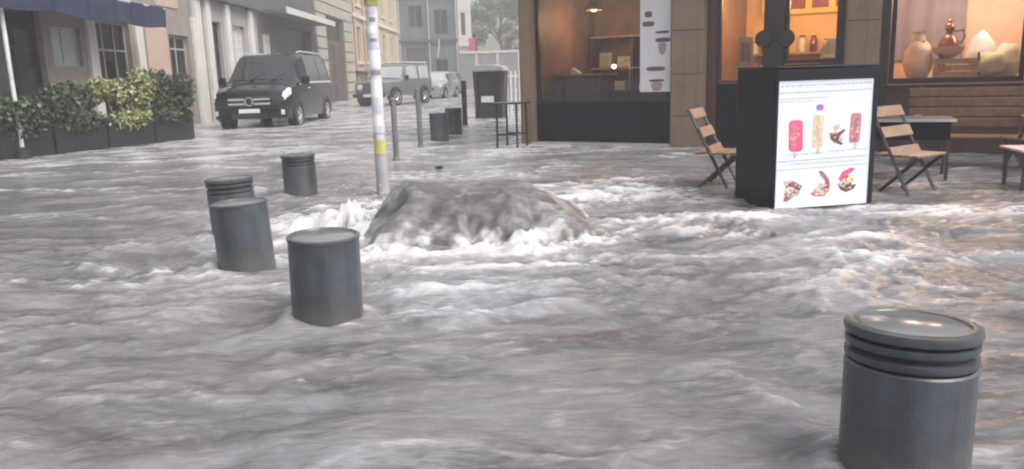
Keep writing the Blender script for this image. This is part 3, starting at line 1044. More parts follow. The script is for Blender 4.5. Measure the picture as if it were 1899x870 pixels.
# --- rusticated stone building with tall brown door
b = empty('stone_building', (LX, 38.25, 0), R(90))
facade(b, 0, 8.9, -0.2, 13.0, [(2.0, 6.5, -0.2, 4.3), (1.5, 2.9, 6.2, 8.8), (5.5, 6.9, 6.2, 8.8)], 'stone_joint', 0.4)
k = 0
z = -0.15
while z < 11.8:
    hh_ = 0.56
    off = 0.7 if k % 2 else 0.0
    s = 0.0
    while s < 8.85:
        e = min(8.88, s + (1.4 if s > 0 or not off else off))
        segs = [(s, e)]
        for h in [(2.0, 6.5, -0.2, 4.3), (1.5, 2.9, 6.2, 8.8), (5.5, 6.9, 6.2, 8.8)]:
            if h[2] < z + hh_ and h[3] > z:
                ns = []
                for (p, q) in segs:
                    if q <= h[0] or p >= h[1]:
                        ns.append((p, q))
                    else:
                        if p < h[0]:
                            ns.append((p, h[0]))
                        if q > h[1]:
                            ns.append((h[1], q))
                segs = ns
        for (p, q) in segs:
            if q - p > 0.1:
                MB().box(p + 0.02, q - 0.02, -0.07 - 0.01 * random.random(), -0.003, z + 0.035, z + hh_ - 0.02).build('stone_block', 'stone_pale', b, bevel=0.015)
        s = e
    z += hh_
    k += 1
dr = empty('door', (0, 0, 0))
dr.parent = b
for (p, q) in ((2.02, 4.22), (4.28, 6.48)):
    l = MB().box(p, q, 0.20, 0.27, -0.15, 3.1).build('door_leaf', 'door_brown', b, bevel=0.01)
    for zz in (0.2, 1.2, 2.15):
        MB().box(p + 0.3, q - 0.3, 0.165, 0.198, zz, zz + 0.75).build('door_panel', 'door_brown', l, bevel=0.01)
bpy.data.objects.remove(dr)
window(b, 2.02, 6.48, 3.12, 4.28, 0.2, 'door_brown', 'car_glass', 0.1, (0.25, 0.5, 0.75))
for s in (1.5, 5.5):
    window(b, s, s + 1.4, 6.2, 8.8, 0.15, 'pillar_white', 'car_glass', 0.08, (0.5,), (0.65,))
tag(b, 'pale rusticated stone building with a tall dark brown double door', 'building')

# --- beige building
b = empty('beige_building', (LX, 47.2, 0), R(90))
WS = [1.6, 4.6, 7.6, 11.6, 15.6]
holes = [(s, s + 1.4, z0, z0 + 2.1) for s in WS for z0 in (2.2, 5.6, 9.0)]
facade(b, 0, 19.6, -0.2, 13.5, holes, 'beige_wall')
for s in WS:
    for z0 in (2.2, 5.6, 9.0):
        f = window(b, s, s + 1.4, z0, z0 + 2.1, 0.12, 'beige_trim', 'car_glass', 0.09, (0.5,))
        MB().box(s - 0.15, s + 1.55, -0.12, -0.003, z0 - 0.16, z0 - 0.003).build('sill', 'beige_trim', f)
for z0 in (4.75, 8.2):
    MB().box(-0.02, 19.6, -0.16, -0.004, z0, z0 + 0.22).build('string_course', 'beige_trim', b, bevel=0.02)
for s in (0.5, 3.6):
    MB().tube([(s, -0.09, -0.1), (s, -0.09, 13)], 0.07).build('downpipe', 'pipe_pink', b, True)
MB().box(19.2, 19.6, -0.08, -0.004, -0.2, 13.4).build('corner_strip', 'beige_trim', b)
MB().box(0.2, 4.2, -0.45, -0.003, 1.45, 1.62).build('ledge', 'frame_brown', b)
tag(b, 'beige building with small windows and pinkish downpipes', 'building')

# --- blue netted building
b = empty('netted_building', (-8.95, 67.0, 0), R(-4))
facade(b, 0, 5.0, -0.2, 14, [(0.6, 2.3, 0.2, 3.6), (3.0, 4.1, 0.3, 2.6), (3.0, 4.2, 4.6, 6.6), (0.9, 2.1, 5.2, 7.0)], 'net_blue')
MB().box(0.6, 2.3, 0.15, 0.2, 0.2, 3.6).build('shutter', 'net_dark', b)
window(b, 3.0, 4.1, 0.3, 2.6, 0.1, 'net_dark', 'far_glass', 0.1, (0.5,))
window(b, 3.0, 4.2, 4.6, 6.6, 0.1, 'net_dark', 'car_glass', 0.1, (0.5,))
window(b, 0.9, 2.1, 5.2, 7.0, 0.1, 'net_dark', 'car_glass', 0.1, (0.5,))
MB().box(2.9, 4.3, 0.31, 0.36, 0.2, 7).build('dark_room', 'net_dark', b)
for s in (0.15, 2.6, 4.9):
    MB().tube([(s, -0.12, -0.1), (s, -0.12, 13.8)], 0.05).build('scaffold_tube', 'pale_metal', b, True)
for z0 in (4.0, 7.6):
    MB().box(0, 5.0, -0.2, -0.003, z0, z0 + 0.2).build('ledge', 'net_dark', b)
MB().tube([(3.3, -0.4, 2.7), (3.5, -0.5, 4.2)], 0.05).build('flag_pole', 'pole_white', b, True)
tag(b, 'blue grey building front with metal scaffold tubes at the street bend', 'building')

# --- far pale building with red sign
b = empty('pale_building', (-5.05, 78.0, 0), R(12))
facade(b, 0, 1.75, -0.2, 12, [(0.7, 1.2, 5.0, 7.2), (0.3, 1.4, 0.2, 2.6)], 'far_pale')
window(b, 0.7, 1.2, 5.0, 7.2, 0.1, 'pillar_white', 'car_glass', 0.06)
window(b, 0.3, 1.4, 0.2, 2.6, 0.1, 'pillar_white', 'car_glass', 0.08)
MB().box(-0.02, 1.9, -0.25, -0.003, 4.0, 4.3).build('cornice', 'pillar_white', b)
MB().box(-4, 1.75, 0.31, 8, -0.2, 11.9).build('back_wall', 'far_pale', b)
tag(b, 'far pale house front at the end of the street', 'building')
o = MB().box(-0.25, 0.35, -0.08, 0.08, 3.55, 4.75).build('hanging_sign', 'sign_red', bevel=0.02)
o.location = (-3.35, 77.3, 0)
MB().box(-0.5, -0.25, -0.02, 0.02, 4.4, 4.46).build('bracket', 'dark_metal', o)
tag(o, 'red sign hanging from the far pale house', 'sign')

# --- garden wall across the end
b = empty('garden_wall', (-4.6, 71.0, 0), R(3))
for k in range(4):
    MB().box(k * 1.9 + 0.01, k * 1.9 + 1.89, 0, 0.3, -0.2, 3.05 - 0.03 * k).build('wall_panel', 'garden_wall', b, bevel=0.02)
MB().box(-0.1, 7.7, -0.08, 0.38, 3.07, 3.3).build('coping', 'coping', b, bevel=0.03)
for k in range(5):
    MB().box(k * 1.9 - 0.12, k * 1.9 + 0.12, -0.06, 0.0 - 0.003, -0.2, 3.05).build('pier', 'coping', b)
tag(b, 'grey wall with pale coping closing the street below the trees', 'wall')


# --- building beyond the shop on the same side
b = empty('townhouse', (4.4, 62.0, 0), R(-90))
WS = [2 + 4.0 * k for k in range(9)]
hl_ = [(s, s + 1.3, z0, z0 + 2.0) for s in WS for z0 in (1.4, 5.0)]
facade(b, 0, 38, -0.2, 9.5, hl_, 'grey_wall')
for (p, q, z0, z1) in hl_:
    window(b, p, q, z0, z1, 0.12, 'beige_trim', 'car_glass', 0.08, (0.5,))
MB().box(-0.1, 38.1, -0.15, -0.003, 4.1, 4.35).build('string_course', 'beige_trim', b)
MB().box(0, 38, 0.31, 6, -0.2, 9.4).build('back_wall', 'grey_wall', b)
tag(b, 'long grey town house standing behind the corner shop', 'building')

# ------------------------------------------------------------------ trees and shrubs
def leaves(name, m, parent, blobs, n, size, rs):
    """leaf quads scattered through overlapping blobs (cx,cy,cz,rx,ry,rz)"""
    vol = np.array([b_[3] * b_[4] * b_[5] for b_ in blobs])
    pick = rs.choice(len(blobs), n, p=vol / vol.sum())
    B = np.array(blobs)[pick]
    d = rs.normal(size=(n, 3))
    d /= np.linalg.norm(d, axis=1)[:, None]
    rad = rs.random(n) ** 0.38 * (0.85 + 0.3 * rs.random(n))
    P = B[:, :3] + d * rad[:, None] * B[:, 3:]
    nn = d + rs.normal(scale=0.7, size=(n, 3)) + [0, 0, 0.4]
    nn /= np.linalg.norm(nn, axis=1)[:, None]
    u = np.cross(nn, rs.normal(size=(n, 3)))
    u /= np.linalg.norm(u, axis=1)[:, None]
    v = np.cross(nn, u)
    sz = size * (0.6 + 0.8 * rs.random(n))[:, None]
    V = np.stack([P - u * sz, P + v * sz * 0.5 + nn * sz * 0.15, P + u * sz, P - v * sz * 0.5 + nn * sz * 0.15], 1).reshape(-1, 3)
    q = np.arange(n * 4, dtype=np.int32)
    me = bpy.data.meshes.new(name)
    me.vertices.add(n * 4)
    me.vertices.foreach_set('co', V.astype(np.float32).ravel())
    me.loops.add(n * 4)
    me.polygons.add(n)
    me.loops.foreach_set('vertex_index', q)
    me.polygons.foreach_set('loop_start', np.arange(0, n * 4, 4, dtype=np.int32))
    me.polygons.foreach_set('loop_total', np.full(n, 4, np.int32))
    me.update(calc_edges=True)
    me.materials.append(MATS[m])
    o = bpy.data.objects.new(name, me)
    col.objects.link(o)
    o.parent = parent
    return o


def shrub(loc, rz, ln, hgt, m, label, seed, n=6500, size=0.042):
    rs = np.random.default_rng(seed)
    t = empty('potted_shrub', loc, rz)
    p = MB().box(-ln / 2, ln / 2, -0.2, 0.2, -0.18, 0.50).build('planter', 'planter_dark', t, bevel=0.02)
    MB().box(-ln / 2 - 0.015, ln / 2 + 0.015, -0.215, 0.215, 0.47, 0.53).build('rim', 'planter_dark', p, bevel=0.01)
    MB().box(-ln / 2 + 0.03, ln / 2 - 0.03, -0.17, 0.17, 0.531, 0.54).build('soil', 'soil', p)
    blobs = []
    for k in range(13):
        blobs.append((rs.uniform(-ln / 2, ln / 2) * 1.1, rs.uniform(-0.15, 0.15), rs.uniform(0.58, hgt - 0.2), rs.uniform(0.2, 0.32), rs.uniform(0.2, 0.3), rs.uniform(0.16, 0.26)))
    blobs.append((0, -0.16, 0.52, ln * 0.52, 0.2, 0.22))
    leaves('crown', m, t, blobs, n, size, rs)
    mb = MB()
    for k in range(6):
        x = rs.uniform(-ln / 2, ln / 2) * 0.7
        mb.tube([(x, 0, 0.5), (x + rs.uniform(-0.1, 0.1), rs.uniform(-0.1, 0.1), 0.8), (x + rs.uniform(-0.2, 0.2), rs.uniform(-0.15, 0.15), hgt - 0.2)], [0.018, 0.013, 0.006], 6)
    mb.build('stem', 'bark', t)
    tag(t, label, 'shrub', 'potted shrubs in a row in front of the cafe')


ang = math.atan2(3.53, 1.49)
P0 = Vector((-8.28, 12.98, 0))
dv = Vector((1.49, 3.53, 0)).normalized()
shrub(P0 + dv * 0.2, ang, 1.0, 1.05, 'leaf_dark', 'low dark green shrub in a planter beside the thin white pole', 1)
shrub(P0 + dv * 1.27, ang, 1.05, 1.28, 'leaf_dark', 'dark green shrub in a planter between a low shrub and the yellowish one', 2)
shrub(P0 + dv * 2.35, ang, 1.05, 1.42, 'leaf_yellow', 'bright yellow green shrub in a dark planter', 3, 7000, 0.044)
shrub(P0 + dv * 3.42, ang, 1.0, 1.38, 'leaf_dark', 'dark green shrub in the planter next to the black van', 4)


def tree(loc, h, cr, m, label, seed, n=6000, size=0.16):
    rs = np.random.default_rng(seed)
    t = empty('tree', loc)
    mb = MB().tube([(0, 0, -0.2), (0.1, 0, h * 0.25), (0.05, 0.1, h * 0.55), (0.2, 0, h * 0.85)], [0.22, 0.17, 0.12, 0.04], 10)
    for k in range(7):
        a = rs.uniform(0, 6.28)
        z = h * rs.uniform(0.35, 0.6)
        mb.tube([(0.07, 0.05, z), (math.cos(a) * cr * 0.5, math.sin(a) * cr * 0.5, z + h * 0.15), (math.cos(a) * cr * 0.85, math.sin(a) * cr * 0.85, z + h * 0.25)], [0.08, 0.05, 0.02], 7)
    mb.build('trunk', 'bark', t, True)
    blobs = []
    for k in range(16):
        a = rs.uniform(0, 6.28)
        q = cr * math.sqrt(rs.random()) * 0.8
        s = cr * rs.uniform(0.28, 0.45)
        blobs.append((math.cos(a) * q, math.sin(a) * q, h * rs.uniform(0.45, 0.95), s, s, s * 0.8))
    leaves('crown', m, t, blobs, n, size, rs)
    tag(t, label, 'tree', 'trees at the far end of the street')


tree((-3.2, 84, 0), 11, 2.6, 'leaf_far', 'dull green tree standing beside the far pale house', 21)
tree((-0.6, 88, 0), 12, 3.2, 'leaf_far', 'tall dull green tree in the middle behind the grey wall', 22, 8000)
tree((0.5, 76, 0), 6.0, 1.3, 'leaf_blossom', 'small pale blossoming tree behind the grey wall', 23, 3500, 0.1)
tree((3.0, 92, 0), 12, 3.0, 'leaf_far', 'dull green tree behind the corner of the shop', 24)


# ------------------------------------------------------------------ vehicles
def catmull(P, t):
    n = len(P)
    i = int(min(max(math.floor(t), 0), n - 2))
    f = t - i
    p0, p1, p2, p3 = P[max(i - 1, 0)], P[i], P[i + 1], P[min(i + 2, n - 1)]
    return 0.5 * ((2 * p1) + (-p0 + p2) * f + (2 * p0 - 5 * p1 + 4 * p2 - p3) * f * f + (-p0 + 3 * p1 - 3 * p2 + p3) * f ** 3)


class Hull:
    """stations: (y, zlow, zbelt, ztop, wsill, wbelt, wtop); v runs 0 (sill) .. 5 (roof centre)"""

    def __init__(self, st, tight=0.55):
        self.st = [np.array(s, float) for s in st]
        self.tight = tight

    def S(self, u, v, side=1):
        # blend of linear and smooth interpolation keeps the creases
        i = int(min(max(math.floor(u), 0), len(self.st) - 2))
        f = u - i
        lin = self.st[i] * (1 - f) + self.st[i + 1] * f
        a = lin * self.tight + catmull(self.st, u) * (1 - self.tight)
        y, zl, zb, zt, ws, wb, wt = a
        ring = [np.array(p) for p in [(ws, zl), (wb, (zl + zb) / 2), (wb, zb), (wt * 0.985 + 0.015, zt - 0.05), (wt * 0.75, zt), (0.0, zt + 0.015)]]
        j = int(min(max(math.floor(v), 0), 4))
        g_ = v - j
        p = (ring[j] * (1 - g_) + ring[j + 1] * g_) * 0.6 + catmull(ring, v) * 0.4
        return Vector((side * max(p[0], 0.0), y, p[1]))

    def body(self, nu=8, nv=4):
        nU = (len(self.st) - 1) * nu + 1
        nV = 5 * nv + 1
        mb = MB()
        vs = []
        W = 2 * nV - 1
        for i in range(nU):
            u = i / nu
            rowR = [self.S(u, j / nv, 1) for j in range(nV)]
            rowL = [self.S(u, j / nv, -1) for j in range(nV - 2, -1, -1)]
            vs += rowR + rowL
        fs = []
        for i in range(nU - 1):
            for j in range(W - 1):
                fs.append((i * W + j, i * W + j + 1, (i + 1) * W + j + 1, (i + 1) * W + j))
            fs.append((i * W, (i + 1) * W, (i + 1) * W + W - 1, i * W + W - 1))
        fs.append(tuple(range(W)))
        fs.append(tuple(range((nU - 1) * W, nU * W)))
        return mb.add(vs, fs)

    def patch(self, u0, u1, v0, v1, side=1, off=0.008, nu=8, nv=6, skew=(0, 0)):
        """panel following the hull, pushed out; skew shifts u at the top edge of both ends"""
        mb = MB()
        vs = []
        e = 0.01
        for k in (1, 0):
            for i in range(nu + 1):
                for j in range(nv + 1):
                    fj = j / nv
                    a, b_ = u0 + skew[0] * fj, u1 + skew[1] * fj
                    u = a + (b_ - a) * i / nu
                    v = v0 + (v1 - v0) * fj
                    p = self.S(u, v, side)
                    du = self.S(u + e, v, side) - self.S(u - e, v, side)
                    dv_ = self.S(u, min(v + e, 5), side) - self.S(u, max(v - e, 0), side)
                    nr = du.cross(dv_)
                    if nr.length > 0:
                        nr.normalize()
                    if nr.dot(Vector((p.x, 0, p.z - 0.6))) < 0:
                        nr = -nr
                    vs.append(p + nr * (off if k else -0.01))
        N = (nu + 1) * (nv + 1)
        q = nv + 1
        fs = []
        for i in range(nu):
            for j in range(nv):
                fs.append((i * q + j, (i + 1) * q + j, (i + 1) * q + j + 1, i * q + j + 1))
        ed = [i * q for i in range(nu + 1)] + [nu * q + j for j in range(1, nv + 1)] + [i * q + nv for i in range(nu - 1, -1, -1)] + [j for j in range(nv - 1, 0, -1)]
        for k in range(len(ed)):
            a, b_ = ed[k], ed[(k + 1) % len(ed)]
            fs.append((a, b_, b_ + N, a + N))
        return mb.add(vs, fs)

    def across(self, u0, u1, v0, v1, off=0.008, nu=8, nv=6):
        """panel over both sides, e.g. a windscreen, v0 near the pillar .. 5 in the centre"""
        mb = self.patch(u0, u1, v0, v1, 1, off, nu, nv)
        m2 = self.patch(u0, u1, v0, v1, -1, off, nu, nv)
        return mb.add(m2.v, m2.f)


def wheel(root, x, y, z, r, wd, side):
    w_ = empty('wheel', (x, y, z))
    w_.parent = root
    s = side
    MB().lathe([(r * 0.62, -wd / 2), (r * 0.95, -wd / 2), (r, -wd / 2 + 0.03), (r, wd / 2 - 0.03), (r * 0.95, wd / 2), (r * 0.62, wd / 2)], 28, (0, 0, 0), 'x').build('tyre', 'tyre', w_, True)
    mb = MB()
    mb.lathe([(r * 0.62, s * (wd / 2 - 0.02)), (r * 0.66, s * (wd / 2 + 0.006)), (r * 0.58, s * (wd / 2 + 0.006)), (r * 0.54, s * (wd / 2 - 0.04))], 28, (0, 0, 0), 'x', False)
    for k in range(5):
        a = k * 2 * math.pi / 5
        bar(mb, (s * (wd / 2 - 0.01), 0, 0), (s * (wd / 2 - 0.015), math.cos(a) * r * 0.6, math.sin(a) * r * 0.6), 0.06)
    mb.lathe([(0.06, s * (wd / 2 - 0.02)), (0.06, s * (wd / 2 + 0.015))], 14, (0, 0, 0), 'x')
    mb.build('rim', 'pale_metal', w_, True)
    return w_


def arch(root, x, y, z, r, side, m='black_plastic'):
    mb = MB()
    n = 18
    vs = []
    for k in range(n + 1):
        a = math.pi * k / n * 1.14 - 0.22
        for rr in (r, r + 0.06):
            for dx in (0.0, 0.03):
                vs.append((x + side * dx, y + rr * math.cos(a), z + rr * math.sin(a)))
    fs = []
    for k in range(n):
        b0, b1 = k * 4, k * 4 + 4
        fs += [(b0, b0 + 2, b1 + 2, b1), (b0 + 1, b1 + 1, b1 + 3, b0 + 3), (b0, b1, b1 + 1, b0 + 1), (b0 + 2, b0 + 3, b1 + 3, b1 + 2)]
    mb.add(vs, fs).build('wheel_arch', m, root)
    MB().lathe([(r, side * 0.0), (r, side * 0.012)], 24, (x, y, z), 'x').build('wheel_well', 'black_plastic', root)


# --- black van facing the camera side
van = empty('parked_van', (-6.38, 19.6, -0.06))
hull = Hull([
    (0.00, 0.42, 0.72, 0.80, 0.78, 0.80, 0.66),
    (0.06, 0.30, 0.88, 0.98, 0.88, 0.89, 0.74),
    (0.45, 0.26, 1.02, 1.10, 0.94, 0.95, 0.80),
    (0.95, 0.25, 1.08, 1.20, 0.955, 0.965, 0.83),
    (1.80, 0.25, 1.12, 1.84, 0.96, 0.965, 0.76),
    (2.30, 0.25, 1.12, 1.91, 0.96, 0.965, 0.78),
    (4.70, 0.25, 1.12, 1.91, 0.96, 0.965, 0.78),
    (5.00, 0.28, 1.10, 1.84, 0.93, 0.94, 0.74),
    (5.10, 0.38, 1.05, 1.70, 0.88, 0.90, 0.68)])
hull.body().build('body', 'van_paint', van, True)
hull.across(3.06, 3.92, 3.45, 5, 0.010).build('windscreen', 'car_glass', van, True)
for s in (1, -1):
    hull.patch(3.42, 4.62, 2.12, 2.9, s, 0.008, skew=(0.45, 0.0)).build('side_window', 'car_glass', van, True)
    hull.patch(4.72, 5.48, 2.12, 2.9, s, 0.008).build('side_window', 'car_glass', van, True)
    hull.patch(5.54, 6.6, 2.12, 2.9, s, 0.008).build('side_window', 'car_glass', van, True)
    hull.patch(3.3, 6.8, 2.0, 2.07, s, 0.014).build('window_trim', 'chrome', van, True)
    MB().tube([(s * 0.70, 2.1, 1.93), (s * 0.72, 2.3, 1.97), (s * 0.72, 4.6, 1.97), (s * 0.70, 4.8, 1.93)], 0.02).build('roof_rail', 'chrome', van, True)
    hl = hull.patch(0.55, 1.85, 1.62, 2.35, s, 0.012).build('headlight', 'lamp_glass', van, True)
    hull.patch(0.9, 1.8, 2.38, 2.5, s, 0.014).build('light_rim', 'chrome', hl, True)
    mm = MB().box(s * 0.98, s * 1.20, 1.28, 1.36, 1.10, 1.32).build('mirror', 'van_paint', van, bevel=0.03)
    MB().box(s * 1.0, s * 1.18, 1.365, 1.372, 1.12, 1.30).build('mirror_glass', 'chrome', mm)
    for yy in (0.92, 4.1):
        wheel(van, s * 0.86, yy, 0.31, 0.335, 0.24, s)
        arch(van, s * 0.955, yy, 0.31, 0.37, s)
    MB().box(s * 0.962, s * 0.985, 2.05, 2.22, 0.98, 1.02).build('door_handle', 'chrome', van)
    MB().box(s * 0.60, s * 0.86, -0.03, 0.02, 0.38, 0.50).build('fog_light', 'lamp_glass', van, bevel=0.02)
gr = MB().box(-0.50, 0.50, -0.02, 0.04, 0.60, 0.84).build('grille', 'black_plastic', van, bevel=0.02)
for zz in (0.66, 0.77):
    mb = MB()
    mb.box(-0.52, -0.12, -0.055, -0.021, zz - 0.022, zz + 0.022).box(0.12, 0.52, -0.055, -0.021, zz - 0.022, zz + 0.022)
    mb.build('grille_bar', 'chrome', gr, bevel=0.006)
mb = MB()
mb.lathe([(0.085, -0.06), (0.105, -0.06), (0.105, -0.025), (0.085, -0.025)], 28, (0, 0, 0.715), 'y', False)
mb.build('badge', 'chrome', gr, True)
MB().box(-0.78, 0.78, -0.05, 0.06, 0.30, 0.56).build('bumper', 'van_paint', van, bevel=0.03)
MB().box(-0.45, 0.45, -0.058, -0.052, 0.30, 0.42).build('air_intake', 'black_plastic', van)
MB().box(-0.26, 0.26, -0.066, -0.054, 0.44, 0.54).build('number_plate', 'plate_white', van)
for s in (-0.3, 0.25):
    MB().tube([(s, 0.93, 1.22), (s + 0.35, 1.2, 1.44)], 0.010).build('wiper', 'black_plastic', van)
tag(van, 'black passenger van with chrome grille bars and roof rails beside the shrubs', 'van')

# --- boxy off-roader
jp = empty('parked_offroader', (-5.75, 33.3, -0.05), R(-24))
hull = Hull([
    (0.00, 0.50, 0.85, 0.95, 0.72, 0.74, 0.68),
    (0.05, 0.46, 1.00, 1.06, 0.74, 0.76, 0.70),
    (1.25, 0.45, 1.06, 1.14, 0.78, 0.80, 0.74),
    (1.65, 0.45, 1.08, 1.72, 0.78, 0.80, 0.70),
    (1.95, 0.45, 1.08, 1.80, 0.78, 0.80, 0.70),
    (3.75, 0.45, 1.08, 1.80, 0.78, 0.80, 0.70),
    (3.85, 0.48, 1.06, 1.72, 0.76, 0.78, 0.68)], 0.85)
hull.body().build('body', 'jeep_paint', jp, True)
hull.across(2.1, 2.9, 3.35, 5, 0.01).build('windscreen', 'pale_glass', jp, True)
for s in (1, -1):
    hull.patch(3.15, 4.35, 2.12, 2.9, s, 0.01).build('side_window', 'pale_glass', jp, True)
    hull.patch(4.45, 4.9, 2.12, 2.9, s, 0.01).build('side_window', 'pale_glass', jp, True)
    for yy in (0.70, 3.05):
        wheel(jp, s * 0.76, yy, 0.36, 0.37, 0.26, s)
        arch(jp, s * 0.80, yy, 0.36, 0.42, s, 'black_plastic')
    MB().lathe([(0.11, -0.05), (0.12, -0.02), (0.12, 0.02)], 20, (s * 0.5, 0, 0.84), 'y').build('headlight', 'lamp_glass', jp, True)
    MB().box(s * 0.84, s * 1.0, 1.45, 1.52, 1.1, 1.3).build('mirror', 'black_plastic', jp, bevel=0.02)
g2 = MB().box(-0.34, 0.34, -0.02, 0.02, 0.66, 0.98).build('grille', 'black_plastic', jp)
for k in range(7):
    MB().box(-0.30 + k * 0.09, -0.26 + k * 0.09, -0.035, -0.021, 0.68, 0.96).build('grille_slat', 'jeep_paint', g2)
MB().box(-0.78, 0.78, -0.16, -0.04, 0.42, 0.58).build('bumper', 'black_plastic', jp, bevel=0.02)
MB().box(-0.66, 0.66, 1.95, 3.7, 1.82, 1.87).build('roof_panel', 'plate_white', jp, bevel=0.02)
MB().box(-0.24, 0.24, -0.175, -0.162, 0.44, 0.56).build('number_plate', 'plate_white', jp)
tag(jp, 'grey green boxy off-roader with pale windows parked across from the slim posts', 'car')


def small_car(loc, rz, m, label):
    c = empty('parked_car', loc, rz)
    hl = Hull([
        (0.00, 0.35, 0.60, 0.68, 0.66, 0.68, 0.58),
        (0.08, 0.24, 0.72, 0.80, 0.78, 0.80, 0.68),
        (1.05, 0.20, 0.86, 0.96, 0.84, 0.86, 0.74),
        (1.80, 0.20, 0.92, 1.40, 0.85, 0.87, 0.60),
        (2.30, 0.20, 0.93, 1.48, 0.85, 0.87, 0.60),
        (3.60, 0.20, 0.94, 1.44, 0.85, 0.87, 0.60),
        (4.10, 0.24, 0.92, 1.05, 0.80, 0.82, 0.60),
        (4.20, 0.35, 0.80, 0.95, 0.74, 0.76, 0.58)], 0.4)
    hl.body().build('body', m, c, True)
    hl.across(2.1, 2.95, 3.4, 5, 0.01).build('windscreen', 'pale_glass', c, True)
    hl.across(5.1, 5.9, 3.4, 5, 0.01).build('rear_window', 'car_glass', c, True)
    for s in (1, -1):
        hl.patch(2.7, 3.9, 2.15, 2.9, s, 0.01, skew=(0.3, 0)).build('side_window', 'car_glass', c, True)
        hl.patch(4.0, 5.1, 2.15, 2.9, s, 0.01, skew=(0, -0.1)).build('side_window', 'car_glass', c, True)
        hl.patch(0.6, 1.3, 1.6, 2.4, s, 0.012).build('headlight', 'lamp_glass', c, True)
        for yy in (0.8, 3.35):
            wheel(c, s * 0.78, yy, 0.29, 0.31, 0.2, s)
            arch(c, s * 0.86, yy, 0.29, 0.34, s)
        MB().box(s * 0.88, s * 1.04, 1.55, 1.63, 0.92, 1.06).build('mirror', m, c, bevel=0.02)
    MB().box(-0.42, 0.42, -0.02, 0.03, 0.48, 0.62).build('grille', 'black_plastic', c, bevel=0.01)
    MB().box(-0.26, 0.26, -0.03, -0.01, 0.36, 0.46).build('number_plate', 'plate_white', c)
    tag(c, label, 'car', 'cars parked along the street')


small_car((-4.35, 42.5, -0.05), R(-10), 'silver_paint', 'silver car parked right behind the boxy off-roader')
small_car((-4.3, 51.5, -0.05), R(-6), 'jeep_paint', 'grey car with a pale windscreen parked behind the silver car')

# ------------------------------------------------------------------ container, railing, table by the shop corner
t = empty('waste_container', (-0.45, 21.4, 0), R(-10))
MB().prism([(-0.36, -0.1), (0.36, -0.1), (0.42, 1.22), (-0.42, 1.22)], -0.33, 0.35).build('body', 'black_plastic', t, bevel=0.03)
ld = MB().prism([(-0.45, 1.23), (0.45, 1.23), (0.40, 1.34), (0.1, 1.40), (-0.3, 1.40), (-0.42, 1.33)], -0.38, 0.4).build('lid', 'pole_grey', t, bevel=0.02)
MB().tube([(-0.3, 0.43, 1.3), (0.3, 0.43, 1.3)], 0.02).build('handle', 'black_plastic', ld)
MB().box(-0.20, 0.14, -0.352, -0.333, 0.42, 0.58).build('label_plate', 'plate_white', t)
MB().box(-0.37, -0.30, -0.38, -0.335, -0.05, 1.2).build('corner_rail', 'post_black', t)
MB().box(0.30, 0.37, -0.38, -0.335, -0.05, 1.2).build('corner_rail', 'post_black', t)
for x in (-0.3, 0.3):
    MB().lathe([(0.10, -0.03), (0.10, 0.03)], 16, (x, 0.3, -0.06), 'x').build('wheel', 'tyre', t)
tag(t, 'black waste container with a pale lid and white label by the railing', 'container')

t = empty('picket_railing', (-0.05, 22.6, 0), R(6))
for k in range(9):
    MB().box(k * 0.125, k * 0.125 + 0.055, -0.015, 0.015, -0.15, 1.22).build('picket', 'picket_white', t, bevel=0.005)
for z0 in (0.25, 1.05):
    MB().box(-0.03, 1.1, 0.016, 0.05, z0, z0 + 0.06).build('rail', 'picket_white', t)
tag(t, 'white picket railing behind the black waste container', 'railing')

t = empty('bar_table', (0.04, 12.35, 0), R(-28))
MB().box(-0.33, 0.24, -0.22, 0.22, 0.665, 0.69).build('table_top', 'post_black', t, bevel=0.006)
for x, y in ((-0.17, -0.17), (0.19, -0.17), (-0.17, 0.17), (0.19, 0.17)):
    bar(MB(), (x, y, -0.16), (x * 0.95, y * 0.95, 0.665), 0.025).build('leg', 'dark_metal', t)
mb = MB()
bar(mb, (-0.17, -0.17, 0.2), (0.19, -0.17, 0.2), 0.02)
bar(mb, (-0.17, 0.17, 0.2), (0.19, 0.17, 0.2), 0.02)
mb.build('stretcher', 'dark_metal', t)
tag(t, 'small black metal table standing at the corner of the shop', 'table')

# ------------------------------------------------------------------ corner shop
A = (0.35, 12.64, 0)
SH = empty('corner_shop', A, R(-30))
Lw, Dr, Rw = (0.06, 2.31, 0.03, 2.75), (2.82, 4.62, -0.1, 2.75), (5.14, 6.62, 0.84, 2.75)
Rw2 = (7.05, 8.6, 0.84, 2.75)
facade(SH, -0.13, 9.2, -0.2, 6.8, [Lw, Dr, Rw, Rw2, (0.6, 1.9, 4.2, 6.0), (3.0, 4.3, 4.2, 6.0), (5.4, 6.5, 4.2, 6.0)], 'shop_stone', 0.28)
# stone facing slabs on the pillars, joints open
for (s0, s1) in ((2.335, 2.80), (4.64, 5.05), (6.66, 7.01)):
    z = -0.15
    while z < 2.7:
        h = 0.60
        MB().box(s0 + 0.004, s1 - 0.004, -0.03 - 0.003 * random.random(), -0.003, z + 0.004, z + h - 0.004).build('stone_slab', 'shop_stone', SH, bevel=0.004)
        z += h
MB().box(-0.16, 0.05, -0.03, -0.003, -0.2, 2.9).build('corner_trim', 'shop_stone', SH, bevel=0.01)
MB().box(-0.2, 9.2, -0.22, -0.032, 2.86, 3.35).build('fascia', 'frame_dark', SH, bevel=0.01)
for s in (0.6, 3.0, 5.4):
    window(SH, s, s + 1.2, 4.22, 5.98, 0.12, 'beige_trim', 'car_glass', 0.07, (0.5,))
